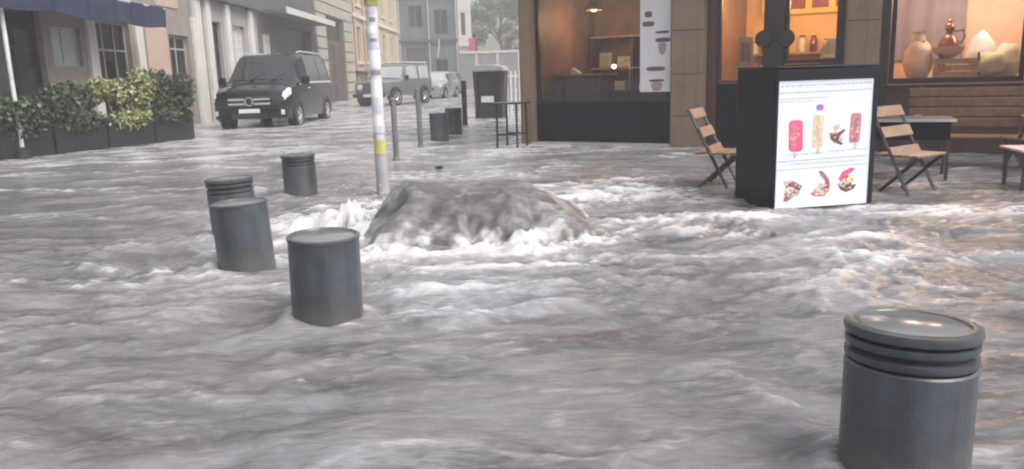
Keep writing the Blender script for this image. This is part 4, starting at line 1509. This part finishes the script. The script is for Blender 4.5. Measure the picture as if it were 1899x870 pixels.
# left shop window
window(SH, 0.07, 2.30, 0.66, 2.74, 0.12, 'frame_dark', 'shop_glass', 0.045)
MB().box(0.07, 2.30, 0.10, 0.17, 0.06, 0.655).build('kick_panel', 'kick_navy', SH, bevel=0.005)
MB().box(0.03, 2.33, -0.05, 0.16, 0.0, 0.045).build('sill', 'sill_metal', SH, bevel=0.004)
# door bay
db = MB()
db.box(2.83, 2.96, 0.05, 0.2, -0.1, 2.74)
db.build('door_frame', 'frame_brown', SH)
window(SH, 2.965, 3.62, 0.9, 2.74, 0.10, 'frame_brown', 'shop_glass', 0.04)
MB().box(2.965, 3.62, 0.10, 0.16, -0.1, 0.895).build('door_panel', 'kick_navy', SH)
MB().box(3.625, 3.86, 0.04, 0.2, -0.1, 2.74).build('door_post', 'frame_dark', SH, bevel=0.01)
lf = window(SH, 3.865, 4.55, 1.14, 2.74, 0.10, 'frame_dark', 'shop_glass', 0.045, name='door_leaf')
MB().box(3.865, 4.55, 0.10, 0.16, -0.1, 1.135).build('door_panel', 'frame_dark', SH)
MB().box(4.555, 4.61, 0.05, 0.2, -0.1, 2.74).build('door_frame', 'frame_dark', SH)
for s in (3.60, 3.89):
    MB().lathe([(0.10, 0.0), (0.115, -0.012), (0.105, -0.03), (0.02, -0.032)], 24, (s, 0.038, 1.48), 'y').build('door_knob', 'frame_dark', SH, True)
# right windows
window(SH, 5.15, 6.61, 0.86, 2.74, 0.12, 'frame_dark', 'shop_glass', 0.055)
window(SH, 7.06, 8.59, 0.86, 2.74, 0.12, 'frame_dark', 'shop_glass', 0.055)
MB().box(5.08, 6.64, -0.06, 0.2, 0.79, 0.835).build('sill', 'frame_dark', SH)
MB().box(5.055, 5.145, -0.02, 0.1, -0.1, 2.74).build('window_post', 'frame_dark', SH)
MB().box(5.16, 6.6, -0.025, -0.004, -0.1, 0.78).build('base_panel', 'frame_brown', SH)
# inside
MB().box(-0.1, 9.1, 0.30, 4.2, -0.12, -0.05).build('shop_floor', 'int_floor', SH)
MB().box(-0.1, 9.1, 0.30, 4.2, 2.80, 2.88).build('shop_ceiling', 'int_ceiling', SH)
MB().box(0.0, 2.62, 2.6, 2.66, -0.05, 2.8).build('back_wall', 'int_brown', SH)
MB().box(2.68, 4.80, 2.9, 2.96, -0.05, 2.8).build('back_wall', 'int_orange', SH)
MB().box(4.88, 9.0, 2.4, 2.46, -0.05, 2.8).build('back_wall', 'int_peach', SH)
MB().box(2.625, 2.675, 0.30, 4.1, -0.05, 2.8).build('partition', 'int_brown', SH)
MB().box(4.81, 4.87, 0.30, 4.1, -0.05, 2.8).build('partition', 'int_peach', SH)
MB().box(-0.12, -0.02, 0.30, 4.2, -0.2, 2.8).build('side_wall', 'int_brown', SH)
MB().box(9.02, 9.12, 0.30, 4.2, -0.2, 2.8).build('side_wall', 'int_peach', SH)
MB().box(-0.1, 9.1, 4.22, 4.5, -0.2, 6.8).build('rear_wall', 'shop_upper', SH)
MB().box(-0.12, 9.15, 0.29, 4.5, 6.81, 7.0).build('roof', 'shop_upper', SH)
tag(SH, 'corner shop with tan stone pillars and warmly lit windows', 'building')


def sloc(s, d, z):
    """shop coordinates (along the front, into the room, up) to world"""
    c, q = math.cos(R(-30)), math.sin(R(-30))
    return (A[0] + s * c - d * q, A[1] + s * q + d * c, z)


def shop_thing(name, s, d, z, label, cat, group=None, rz=0.0):
    t = empty(name, sloc(s, d, z), R(-30) + rz)
    return tag(t, label, cat, group)


# poster in the left window
t = shop_thing('window_poster', 1.82, 0.085, 0.80, 'tall white menu poster with dark cup pictures inside the shop window', 'poster')
MB().box(0, 0.47, -0.006, 0.0, 0, 1.92).build('sheet', 'poster_white', t)


def pz(y):
    return (775 - y) / 775 * 1.31


def px_(x):
    return (x - 62) / 253 * 0.47


def blob(mb, x0, x1, y0, y1, taper=0.0, n=14, sq=3.0):
    cx, cz = (px_(x0) + px_(x1)) / 2, (pz(y0) + pz(y1)) / 2
    rx, rz = (px_(x1) - px_(x0)) / 2, (pz(y0) - pz(y1)) / 2
    poly = []
    for k in range(n * 2):
        a = math.pi * k / n
        ca, sa = math.cos(a), math.sin(a)
        e = 2 / sq
        x = math.copysign(abs(ca) ** e, ca)
        zq = math.copysign(abs(sa) ** e, sa)
        poly.append((cx + rx * x * (1 + taper * (zq - 1) / 2), cz + rz * zq))
    return mb.prism(poly, -0.0095, -0.007)


blob(MB(), 100, 160, 95, 145).build('print', 'poster_ink', t)
blob(MB(), 80, 180, 178, 222).build('print', 'poster_ink', t)
blob(MB(), 188, 300, 262, 285).build('print', 'poster_ink', t)
blob(MB(), 188, 312, 320, 358).build('print', 'poster_ink', t)
blob(MB(), 205, 285, 362, 465, 0.5).build('print', 'poster_pink', t)
blob(MB(), 115, 270, 560, 597).build('print', 'poster_ink', t)
blob(MB(), 140, 262, 668, 690).build('print', 'poster_ink', t)
blob(MB(), 150, 255, 693, 768, 0.3).build('print', 'poster_pink', t)
blob(MB(), 110, 250, -180, -150).build('print', 'poster_ink', t)
blob(MB(), 130, 230, -140, -40, 0.4).build('print', 'poster_pink', t)


def pendant(s, d, z, label, m, power, colr, r=0.16, size=0.3):
    t = shop_thing('pendant_lamp', s, d, z, label, 'lamp', 'warm lamps inside the shop')
    MB().lathe([(0.03, 0.16), (0.06, 0.15), (r, 0.0), (r - 0.006, 0.0), (0.05, 0.14)], 28, caps=False).build('lamp_shade', 'copper', t, True)
    MB().lathe([(0.01, -0.02), (0.05, 0.0), (0.055, 0.03), (0.02, 0.09)], 16).build('bulb', m, t, True)
    MB().tube([(0, 0, 0.15), (0, 0, 2.8 - z)], 0.006, 6).build('cord', 'black_plastic', t)
    ld_ = bpy.data.lights.new('lamp_light', 'POINT')
    ld_.energy = power
    ld_.color = colr
    ld_.shadow_soft_size = 0.28
    lo = bpy.data.objects.new('lamp_light', ld_)
    col.objects.link(lo)
    lo.parent = t
    lo.location = (0, 0, -0.12)


WARM = (1.0, 0.60, 0.30)
pendant(0.55, 1.3, 2.12, 'copper pendant lamp over the dim brown room', 'bulb_warm', 14, WARM)
pendant(1.7, 1.6, 2.35, 'copper pendant lamp behind the menu poster', 'bulb_warm', 5, WARM)
pendant(3.35, 1.4, 2.35, 'copper pendant lamp behind the side pane of the shop door', 'bulb_warm', 28, WARM)
pendant(4.25, 1.5, 2.35, 'copper pendant lamp behind the glazed shop door', 'bulb_warm', 34, WARM)
pendant(5.6, 1.15, 2.3, 'copper pendant lamp over the jug in the bright window', 'bulb_white', 36, (1.0, 0.70, 0.52))
pendant(6.5, 1.2, 2.3, 'copper pendant lamp at the far side of the bright window', 'bulb_white', 36, (1.0, 0.70, 0.52))

# left room furniture
t = shop_thing('counter', 0.05, 0.75, -0.05, 'dark wooden counter inside the dim shop window', 'counter')
MB().box(0, 0.85, 0, 0.6, 0, 1.10).build('front', 'wood_dark', t, bevel=0.01)
MB().box(-0.02, 0.9, -0.05, 0.63, 1.103, 1.14).build('worktop', 'wood', t, bevel=0.006)
MB().box(0.02, 0.83, -0.03, -0.003, 0.62, 0.66).build('rail', 'pale_metal', t)
t = shop_thing('napkin_stack', 0.40, 0.9, 1.09, 'white folded napkins on the dark counter', 'napkins')
MB().prism([(-0.09, 0), (0.09, 0), (0.02, 0.06), (-0.06, 0.10)], -0.05, 0.05).build('napkin', 'cloth_white', t)
t = shop_thing('shelf_unit', 0.1, 2.15, -0.05, 'brown shelf unit with boxes at the back of the dim room', 'shelf')
for z0 in (0.1, 0.65, 1.2, 1.75):
    MB().box(0, 1.6, 0, 0.4, z0, z0 + 0.035).build('shelf_board', 'wood', t)
for x in (0, 0.78, 1.57):
    MB().box(x, x + 0.03, 0.003, 0.397, 0, 1.8).build('upright', 'wood_dark', t)
for k, (x, z0, hh_) in enumerate([(0.08, 0.685, 0.22), (0.4, 0.685, 0.3), (0.9, 0.685, 0.26), (1.2, 0.685, 0.2), (0.15, 1.235, 0.25), (0.5, 1.235, 0.18), (0.95, 1.235, 0.3), (1.25, 1.235, 0.22)]):
    o = MB().box(0, 0.24, 0.05, 0.33, 0, hh_).build('storage_box', ['wood_pale', 'cloth_olive', 'cloth_cream'][k % 3], bevel=0.01)
    o.location = sloc(0.1 + x, 2.15, z0 - 0.045)
    o.rotation_euler = (0, 0, R(-30))
    lv = 'middle' if k < 4 else 'upper'
    tag(o, '%s box on the %s board of the brown shelf unit, %s' % (['pale wooden', 'olive', 'cream'][k % 3], lv, ['next to an upright', 'the tallest there', 'beside the centre upright', 'the lowest there', 'at the end upright', 'the flattest one', 'the tallest up there', 'away from the upright'][k]), 'box', 'boxes on the shelf unit')
t = shop_thing('desk_lamp', 0.78, 1.6, 1.15, 'small white lamp on a slanted arm in the dim room', 'lamp')
MB().tube([(0, 0, 0.05), (0.25, 0.1, 0.17)], 0.012).build('arm', 'pale_metal', t)
MB().lathe([(0.005, -0.03), (0.035, -0.01), (0.035, 0.02), (0.01, 0.04)], 14, (0, 0, 0.04)).build('bulb', 'bulb_white', t, True)
MB().tube([(0.25, 0.1, 0.17), (0.25, 0.1, -1.15)], 0.012).build('stand', 'pale_metal', t)
t = shop_thing('bench', 0.95, 0.55, -0.05, 'dark upholstered bench under the dim shop window', 'bench')
MB().box(0, 1.2, 0, 0.5, 0, 0.45).build('seat', 'kick_navy', t, bevel=0.03)
MB().box(0, 1.2, 0.42, 0.55, 0.455, 0.86).build('backrest', 'kick_navy', t, bevel=0.03)

# door room
t = shop_thing('menu_board', 2.95, 2.80, 1.95, 'red and yellow menu board on the orange wall behind the door', 'board')
MB().box(0, 1.5, 0, 0.05, 0, 0.6).build('board', 'board_yellow', t)
for k in range(4):
    MB().box(0.08 + k * 0.36, 0.34 + k * 0.36, -0.008, -0.002, 0.08, 0.5).build('board_field', 'board_red', t)
t = shop_thing('service_counter', 3.2, 1.75, -0.05, 'pale service counter glowing behind the shop door', 'counter')
MB().box(0, 1.5, 0, 0.5, 0, 1.1).build('front', 'wood_pale', t, bevel=0.01)
MB().box(-0.03, 1.53, -0.04, 0.53, 1.103, 1.15).build('worktop', 'wood', t, bevel=0.005)
t = shop_thing('espresso_machine', 4.05, 1.85, 1.10, 'grey espresso machine on the pale service counter', 'machine')
MB().prism([(0, 0), (0.5, 0), (0.5, 0.42), (0.12, 0.42), (0, 0.25)], 0, 0.35).build('body', 'post_grey', t, bevel=0.02)
MB().box(0.05, 0.45, -0.06, -0.003, 0.12, 0.16).build('tray', 'pale_metal', t)

t = shop_thing('wall_shelf', 2.75, 2.72, 1.30, 'orange lit wall shelf behind the shop door', 'shelf')
MB().box(0, 1.9, 0, 0.17, 0, 0.03).build('shelf_board', 'wood', t)
for x in (0.2, 1.6):
    MB().box(x, x + 0.03, 0.02, 0.16, -0.15, -0.003).build('bracket', 'dark_metal', t)
JR = [(2.85, 0.20, 'cloth_white'), (3.02, 0.26, 'board_red'), (3.2, 0.18, 'cloth_cream'), (3.36, 0.28, 'bottle_dark'), (3.62, 0.27, 'cloth_white'), (3.8, 0.26, 'copper'), (4.0, 0.2, 'bowl_pink'), (4.2, 0.21, 'board_red')]
for k, (js, jh, jm) in enumerate(JR):
    o = MB().lathe([(0.05, 0), (0.058, 0.02), (0.058, jh * 0.7), (0.035, jh * 0.82), (0.035, jh * 0.9)], 16).build('jar', jm, smooth=True)
    o.location = sloc(js, 2.80, 1.332)
    MB().lathe([(0.042, jh * 0.9), (0.044, jh * 0.92), (0.042, jh)], 16).build('lid', 'dark_metal', o, True)
    cn = {'cloth_white': 'white', 'board_red': 'dark red', 'cloth_cream': 'cream', 'bottle_dark': 'blackish', 'copper': 'copper brown', 'bowl_pink': 'pink'}[jm]
    tag(o, '%s %s jar on the wall shelf behind the shop door' % ('tall' if jh > 0.24 else 'short', cn), 'jar', 'jars on the wall shelf')
t = shop_thing('menu_card', 3.0, 1.0, 1.0, 'pale standing card inside the side pane of the shop door', 'card')
MB().prism([(0, 0), (0.26, 0), (0.24, 0.55), (0.02, 0.55)], 0, 0.012).build('card', 'cloth_cream', t)
MB().prism([(0.05, 0.22), (0.2, 0.18), (0.19, 0.46), (0.07, 0.48)], -0.004, -0.001).build('print', 'poster_pink', t)
MB().prism([(0.1, 0), (0.16, 0), (0.15, -1.05), (0.11, -1.05)], 0.013, 0.03).build('stand', 'dark_metal', t)

# bright room goods
t = shop_thing('display_shelf', 5.0, 0.75, -0.05, 'dark red display shelf along the bright window', 'shelf')
MB().box(0, 3.4, 0, 0.8, 0.0, 0.90).build('front', 'board_red', t, bevel=0.01)
MB().box(-0.02, 3.4, -0.03, 0.83, 0.903, 0.945).build('top', 'wood_pale', t, bevel=0.006)


def lump(name, s, d, z, rx, ry, rz_, m, label, cat, seed, group=None, parts=None, flat=0.0):
    rs = np.random.default_rng(seed)
    mb = MB()
    n, k = 22, 14
    prof = []
    vs = []
    for i in range(k + 1):
        th = math.pi * i / k
        for j in range(n):
            a = 2 * math.pi * j / n
            p = Vector((math.sin(th) * math.cos(a), math.sin(th) * math.sin(a), -math.cos(th)))
            f = 1 + 0.22 * mnoise.noise(p * 1.7 + Vector((seed, 0, 0))) + 0.10 * mnoise.noise(p * 4 + Vector((0, seed, 0)))
            vs.append((p.x * rx * f, p.y * ry * f, max(p.z * f, -0.9) * rz_ + rz_ * 0.9))
    fs = []
    for i in range(k):
        for j in range(n):
            j2 = (j + 1) % n
            fs.append((i * n + j, i * n + j2, (i + 1) * n + j2, (i + 1) * n + j))
    t = shop_thing(name, s, d, z, label, cat, group)
    mb.add(vs, fs).build('body', m, t, True)
    return t


ZT = 0.895
t = lump('bread_sack', 5.42, 1.1, ZT, 0.19, 0.15, 0.27, 'cloth_cream', 'bulging cream sack leaning at the left of the bright window display', 'sack', 3)
MB().lathe([(0.05, 0.46), (0.09, 0.50), (0.07, 0.58), (0.10, 0.62)], 16, caps=False).build('neck', 'cloth_cream', t, True)
t = shop_thing('copper_jug', 5.78, 1.15, ZT + 0.30, 'round dark copper jug standing in a pink bowl', 'jug')
MB().lathe([(0.04, 0.0), (0.10, 0.04), (0.135, 0.13), (0.10, 0.22), (0.045, 0.27), (0.04, 0.31), (0.065, 0.34), (0.06, 0.38), (0.02, 0.42), (0.03, 0.445), (0.005, 0.47)], 28).build('body', 'copper', t, True)
MB().tube([(0.05, 0, 0.30), (0.16, 0, 0.32), (0.18, 0, 0.22), (0.13, 0, 0.14)], 0.012).build('handle', 'copper', t, True)
t = shop_thing('serving_bowl', 5.78, 1.15, ZT + 0.255, 'pale pink bowl on the wooden crate', 'bowl')
MB().lathe([(0.06, 0.0), (0.08, 0.01), (0.16, 0.06), (0.21, 0.15), (0.20, 0.15), (0.15, 0.07), (0.05, 0.035)], 30).build('bowl', 'bowl_pink', t, True)
t = shop_thing('wooden_crate', 5.62, 0.98, ZT, 'brown wooden crate on the display shelf', 'crate')
for z0 in (0.005, 0.09, 0.175):
    for d0 in (0, 0.30):
        MB().box(0, 0.52, d0, d0 + 0.018, z0, z0 + 0.075).build('slat', 'wood', t, bevel=0.003)
for x in (0.002, 0.50):
    MB().box(x, x + 0.016, 0.019, 0.299, 0.0, 0.25).build('end_board', 'wood', t)
MB().box(0.02, 0.498, 0.02, 0.298, 0.0, 0.02).build('base', 'wood_dark', t)
for k in range(3):
    o = MB().lathe([(0.032, 0.0), (0.034, 0.16), (0.03, 0.2), (0.013, 0.24), (0.013, 0.29), (0.016, 0.295)], 16).build('bottle', 'bottle_dark', smooth=True)
    o.location = sloc(5.66 + 0.035 + k * 0.012 + (0.40 if k == 2 else 0.0) + (0.02 if k else 0), 1.02 + 0.09 * (k % 2), ZT + 0.022)
    MB().lathe([(0.0335, 0.05), (0.035, 0.055), (0.035, 0.13), (0.0335, 0.135)], 16).build('label_band', 'cloth_cream', o, True)
    tag(o, 'small dark bottle standing in the wooden crate', 'bottle', 'bottles in the crate')
lump('cushion', 6.28, 1.1, ZT, 0.20, 0.16, 0.17, 'cloth_olive', 'olive cushion at the right end of the bright window display', 'cushion', 9)
lump('cushion', 6.47, 1.3, ZT, 0.18, 0.14, 0.22, 'cloth_cream', 'cream cushion propped behind the olive one', 'cushion', 12)
lump('folded_blanket', 6.16, 1.42, ZT + 0.02, 0.16, 0.14, 0.30, 'cloth_white', 'white bundled blanket behind the cushions', 'blanket', 15)
t = shop_thing('wall_cloth', 5.05, 2.36, 1.15, 'grey cloth hanging on the peach wall of the bright room', 'cloth')
mb = MB()
for k in range(30):
    x0, x1 = k * 0.03, (k + 1) * 0.03
    f = lambda q: -0.03 + 0.02 * math.sin(q * 22)
    mb.add([(x0, f(x0), 0), (x1, f(x1), 0), (x1, f(x1), 1.5), (x0, f(x0), 1.5)], [(0, 1, 2, 3)])
mb.build('fabric', 'int_grey', t, True)
MB().tube([(-0.05, -0.03, 1.51), (0.95, -0.03, 1.51)], 0.012).build('rod', 'dark_metal', t)

# ------------------------------------------------------------------ illuminated menu box
t = empty('light_box_sign', (2.07, 6.10, 0), math.atan2(0.16, 0.81))
WB = 0.826
MB().box(-0.012, WB + 0.035, 0.0, 0.62, -0.15, 1.085).build('case', 'navy_box', t, bevel=0.012)
fm = MB()
fm.box(-0.012, 0.004, -0.025, -0.002, -0.12, 1.082).box(WB - 0.002, WB + 0.035, -0.025, -0.002, -0.12, 1.082).box(0.004, WB - 0.002, -0.025, -0.002, 0.995, 1.082)
fm.build('frame', 'navy_box', t)
MB().box(-0.014, WB + 0.038, -0.026, 0.623, 1.087, 1.105).build('lid', 'navy_box', t, bevel=0.006)
fc = MB().box(0.006, WB - 0.004, -0.014, -0.003, 0.0, 0.993).build('lit_panel', 'lightbox_face', t)


def ux(x):
    return (x - 45) / 540 * WB


def uz(y):
    return 0.99 - (y - 90) / 710 * 0.95


def shape(pts, m, name='print', y=-0.0165):
    MB().prism([(ux(a), uz(b_)) for a, b_ in pts], y, -0.0145).build(name, m, fc)


def rrect(x0, x1, y0, y1, r=16, sk=0):
    pts = []
    for cx, cy, a0 in ((x1 - r, y0 + r, -90), (x1 - r, y1 - r, 0), (x0 + r, y1 - r, 90), (x0 + r, y0 + r, 180)):
        for k in range(5):
            a = R(a0 + 22.5 * k)
            yy = cy + r * math.sin(a)
            pts.append((cx + r * math.cos(a) + sk * (yy - y0) / (y1 - y0), yy))
    return pts


prr = random.Random(5)


def text_row(y, x0, x1, h, sl=-0.011):
    mb = MB()
    x = x0
    while x < x1:
        wd = prr.uniform(6, 26)
        y0 = y + sl * (x - x0)
        mb.prism([(ux(x), uz(y0)), (ux(x + wd), uz(y0 + sl * wd)), (ux(x + wd), uz(y0 + sl * wd + h)), (ux(x), uz(y0 + h))], -0.0165, -0.0145)
        x += wd + prr.uniform(4, 9)
    tag(mb.build('print', 'print_line', fc), kind='stuff')


def mottle(cx, cy, rx, ry, mats, n, layer):
    for q, m_ in enumerate(mats):
        mb = MB()
        for k in range(n):
            a = prr.uniform(0, 6.28)
            d = math.sqrt(prr.random())
            px0, py0 = cx + rx * d * math.cos(a), cy + ry * d * math.sin(a)
            r0 = prr.uniform(3, 9)
            pts = []
            for j in range(7):
                b_ = 6.283 * j / 7
                r1_ = r0 * prr.uniform(0.6, 1.2)
                pts.append((ux(px0 + r1_ * math.cos(b_)), uz(py0 + r1_ * math.sin(b_))))
            yy = -0.0165 - 0.0006 * (layer + q) - 0.00004 * k
            mb.prism(pts, yy, -0.0145)
        tag(mb.build('print', m_, fc), kind='stuff')


for yy, a_, b_, hh_ in ((112, 60, 560, 8), (186, 60, 330, 6), (204, 60, 250, 5), (510, 105, 205, 6), (506, 245, 320, 6), (500, 345, 430, 6), (496, 455, 540, 6), (566, 130, 520, 6)):
    text_row(yy, a_, b_, hh_)
shape([(50, 152), (578, 146), (578, 151), (50, 158)], 'print_line')
shape([(60, 548), (575, 536), (575, 541), (60, 553)], 'print_line')
shape([(60, 598), (575, 586), (575, 590), (60, 602)], 'print_line')
shape(rrect(112, 190, 312, 495, 22, 6), 'print_pink')
shape(rrect(122, 146, 326, 480, 10, 6), 'print_rose', y=-0.0175)
shape(rrect(248, 308, 285, 480, 20), 'print_cream')
shape(rrect(268, 290, 300, 470, 9), 'print_tan', y=-0.0175)
shape(rrect(262, 304, 226, 262, 16), 'print_lilac')
shape(rrect(462, 524, 285, 460, 18, -4), 'print_rose')
shape(rrect(484, 506, 300, 452, 9, -4), 'print_mauve', y=-0.0175)
shape([(345, 395), (385, 402), (428, 375), (432, 388), (405, 415), (396, 440), (425, 460), (418, 470), (372, 452), (352, 430)], 'print_brown')
shape([(360, 360), (398, 345), (402, 372), (370, 388)], 'print_tan')
shape([(150, 668), (202, 700), (182, 742), (120, 788), (98, 786), (104, 758), (140, 738), (158, 712), (118, 694)], 'print_mauve')
shape([(92, 668), (146, 664), (134, 696), (112, 712)], 'print_tan')
shape([(166, 700), (192, 706), (176, 736), (156, 742)], 'print_brown', y=-0.0175)
shape([(292, 616), (316, 620), (350, 662), (362, 700), (356, 742), (330, 770), (270, 766), (252, 748), (300, 722), (334, 706), (332, 676), (306, 646)], 'print_mauve')
shape([(262, 742), (330, 728), (348, 748), (326, 764), (276, 762)], 'print_tan', y=-0.0175)
shape([(410, 672), (428, 632), (470, 610), (500, 608), (494, 628), (452, 652), (426, 692)], 'print_pink')
shape([(408, 702), (440, 722), (480, 712), (516, 708), (500, 738), (458, 754), (424, 738)], 'print_brown')
shape([(436, 664), (470, 652), (500, 668), (488, 700), (446, 706), (428, 692)], 'print_cream')
mottle(148, 405, 26, 70, ['print_rose', 'print_pink', 'print_tan'], 10, 3)
mottle(278, 380, 20, 80, ['print_tan', 'print_cream'], 12, 3)
mottle(492, 375, 20, 70, ['print_mauve', 'print_tan', 'print_rose'], 9, 3)
mottle(388, 420, 34, 36, ['print_brown', 'print_tan', 'print_mauve'], 7, 3)
mottle(146, 725, 46, 46, ['print_brown', 'print_rose', 'print_tan', 'print_cream'], 11, 3)
mottle(312, 730, 42, 34, ['print_rose', 'print_brown', 'print_tan', 'print_cream'], 11, 3)
mottle(462, 690, 44, 46, ['print_rose', 'print_tan', 'print_cream', 'print_brown'], 10, 3)
for (xa, ya) in ((146, 497), (276, 482), (490, 462)):
    shape([(xa, ya), (xa + 14, ya), (xa + 14, ya + 34), (xa, ya + 34)], 'print_tan')
tag(t, 'dark box sign with a glowing white panel of frozen dessert pictures', 'sign')


# ------------------------------------------------------------------ terrace furniture
def folding_chair():
    t = empty('folding_chair')
    w2 = 0.22
    z0 = -0.16
    for s in (-1, 1):
        x = s * w2
        bar(MB(), (x, -0.22, z0), (x, 0.25, 0.74), 0.022).build('leg', 'dark_metal', t)
        bar(MB(), (x * 0.88, 0.30, z0), (x * 0.88, -0.20, 0.31), 0.022).build('leg', 'dark_metal', t)
    mb = MB()
    bar(mb, (-w2, -0.18, -0.08), (w2, -0.18, -0.08), 0.018)
    bar(mb, (-w2 * 0.88, 0.26, -0.1), (w2 * 0.88, 0.26, -0.1), 0.018)
    mb.build('stretcher', 'dark_metal', t)
    for k in range(6):
        y = -0.21 + k * 0.066
        MB().box(-w2 - 0.02, w2 + 0.02, y, y + 0.054, 0.312, 0.332).build('seat_slat', 'wood_pale', t, bevel=0.004)
    for k in range(3):
        u = 0.56 + k * 0.19
        y = -0.22 + u * 0.47 * 1.02
        z = z0 + u * 0.90
        mx = Matrix.Translation((0, y - 0.02, z)) @ Matrix.Rotation(R(-27), 4, 'X')
        MB().box(-w2 - 0.015, w2 + 0.015, -0.012, 0.008, -0.05, 0.05, mx).build('back_slat', 'wood_pale', t, bevel=0.004)
    return t


fc0 = folding_chair()
CH = [((3.50, 6.85, 0), R(35), 'wooden slatted folding chair next to the glowing box sign'),
      ((5.35, 7.95, 0), R(-170), 'wooden slatted folding chair beside the pink topped table'),
      ((2.02, 7.55, 0), R(62), 'wooden slatted folding chair tucked behind the dark side of the box sign')]
for i, (loc, rz, lab) in enumerate(CH):
    o = fc0 if i == 0 else copy_tree(fc0)
    o.location = loc
    o.rotation_euler = (0, 0, rz)
    tag(o, lab, 'chair', 'folding chairs on the terrace')

t = empty('slatted_bench', (4.95, 8.45, 0), R(-30))
for k in range(4):
    MB().box(-0.6, 0.6, -0.2 + k * 0.095, -0.12 + k * 0.095, 0.30, 0.322).build('seat_slat', 'bench_wood', t, bevel=0.004)
for k in range(4):
    MB().box(-0.6, 0.6, 0.21 + k * 0.012, 0.23 + k * 0.012, 0.40 + k * 0.11, 0.49 + k * 0.11).build('back_slat', 'bench_wood', t, bevel=0.004)
for x in (-0.5, 0.5):
    MB().box(x - 0.025, x + 0.025, -0.19, -0.14, -0.16, 0.297).build('leg', 'wood_dark', t)
    MB().box(x - 0.025, x + 0.025, 0.265, 0.31, -0.16, 0.84).build('leg', 'wood_dark', t)
    MB().box(x - 0.03, x + 0.03, -0.2, 0.26, 0.50, 0.53).build('armrest', 'bench_wood', t)
tag(t, 'brown slatted bench with armrests under the bright window', 'bench')

t = empty('terrace_table', (3.95, 7.75, 0), R(-25))
MB().box(-0.38, 0.38, -0.3, 0.3, 0.55, 0.575).build('table_top', 'kick_navy', t, bevel=0.004)
MB().box(-0.385, 0.385, -0.31, -0.302, 0.552, 0.578).build('edge_strip', 'pale_metal', t)
MB().box(-0.34, 0.34, -0.27, -0.25, 0.38, 0.548).build('apron', 'kick_navy', t)
for x, y in ((-0.33, -0.25), (0.33, -0.25), (-0.33, 0.25), (0.33, 0.25)):
    bar(MB(), (x, y, -0.16), (x, y, 0.55), 0.03).build('leg', 'dark_metal', t)
tag(t, 'dark table with a thin metal edge behind the slatted chairs', 'table')

t = empty('low_table', (4.72, 6.75, 0), R(-12))
for k in range(5):
    MB().box(-0.35, 0.35, -0.25 + k * 0.1, -0.16 + k * 0.1, 0.33, 0.35).build('top_slat', 'wood_pink', t, bevel=0.004)
for x, y in ((-0.3, -0.2), (0.3, -0.2), (-0.3, 0.2), (0.3, 0.2)):
    bar(MB(), (x, y, -0.16), (x, y, 0.33), 0.028).build('leg', 'dark_metal', t)
tag(t, 'low table with a pale pink slatted top at the edge of the terrace', 'table')

# ------------------------------------------------------------------ rain haze
hz_ = MB().box(-80, 80, -20, 205, -1.4, 42).build('haze', 'asphalt')
hm = bpy.data.materials.new('haze')
hm.use_nodes = True
tt = hm.node_tree
tt.nodes.clear()
oo = tt.nodes.new('ShaderNodeOutputMaterial')
pv = tt.nodes.new('ShaderNodeVolumePrincipled')
pv.inputs['Color'].default_value = (0.93, 0.93, 0.93, 1)
pv.inputs['Density'].default_value = 0.0046
pv.inputs['Anisotropy'].default_value = 0.2
tt.links.new(pv.outputs[0], oo.inputs['Volume'])
hz_.data.materials.clear()
hz_.data.materials.append(hm)
tag(hz_, kind='stuff')
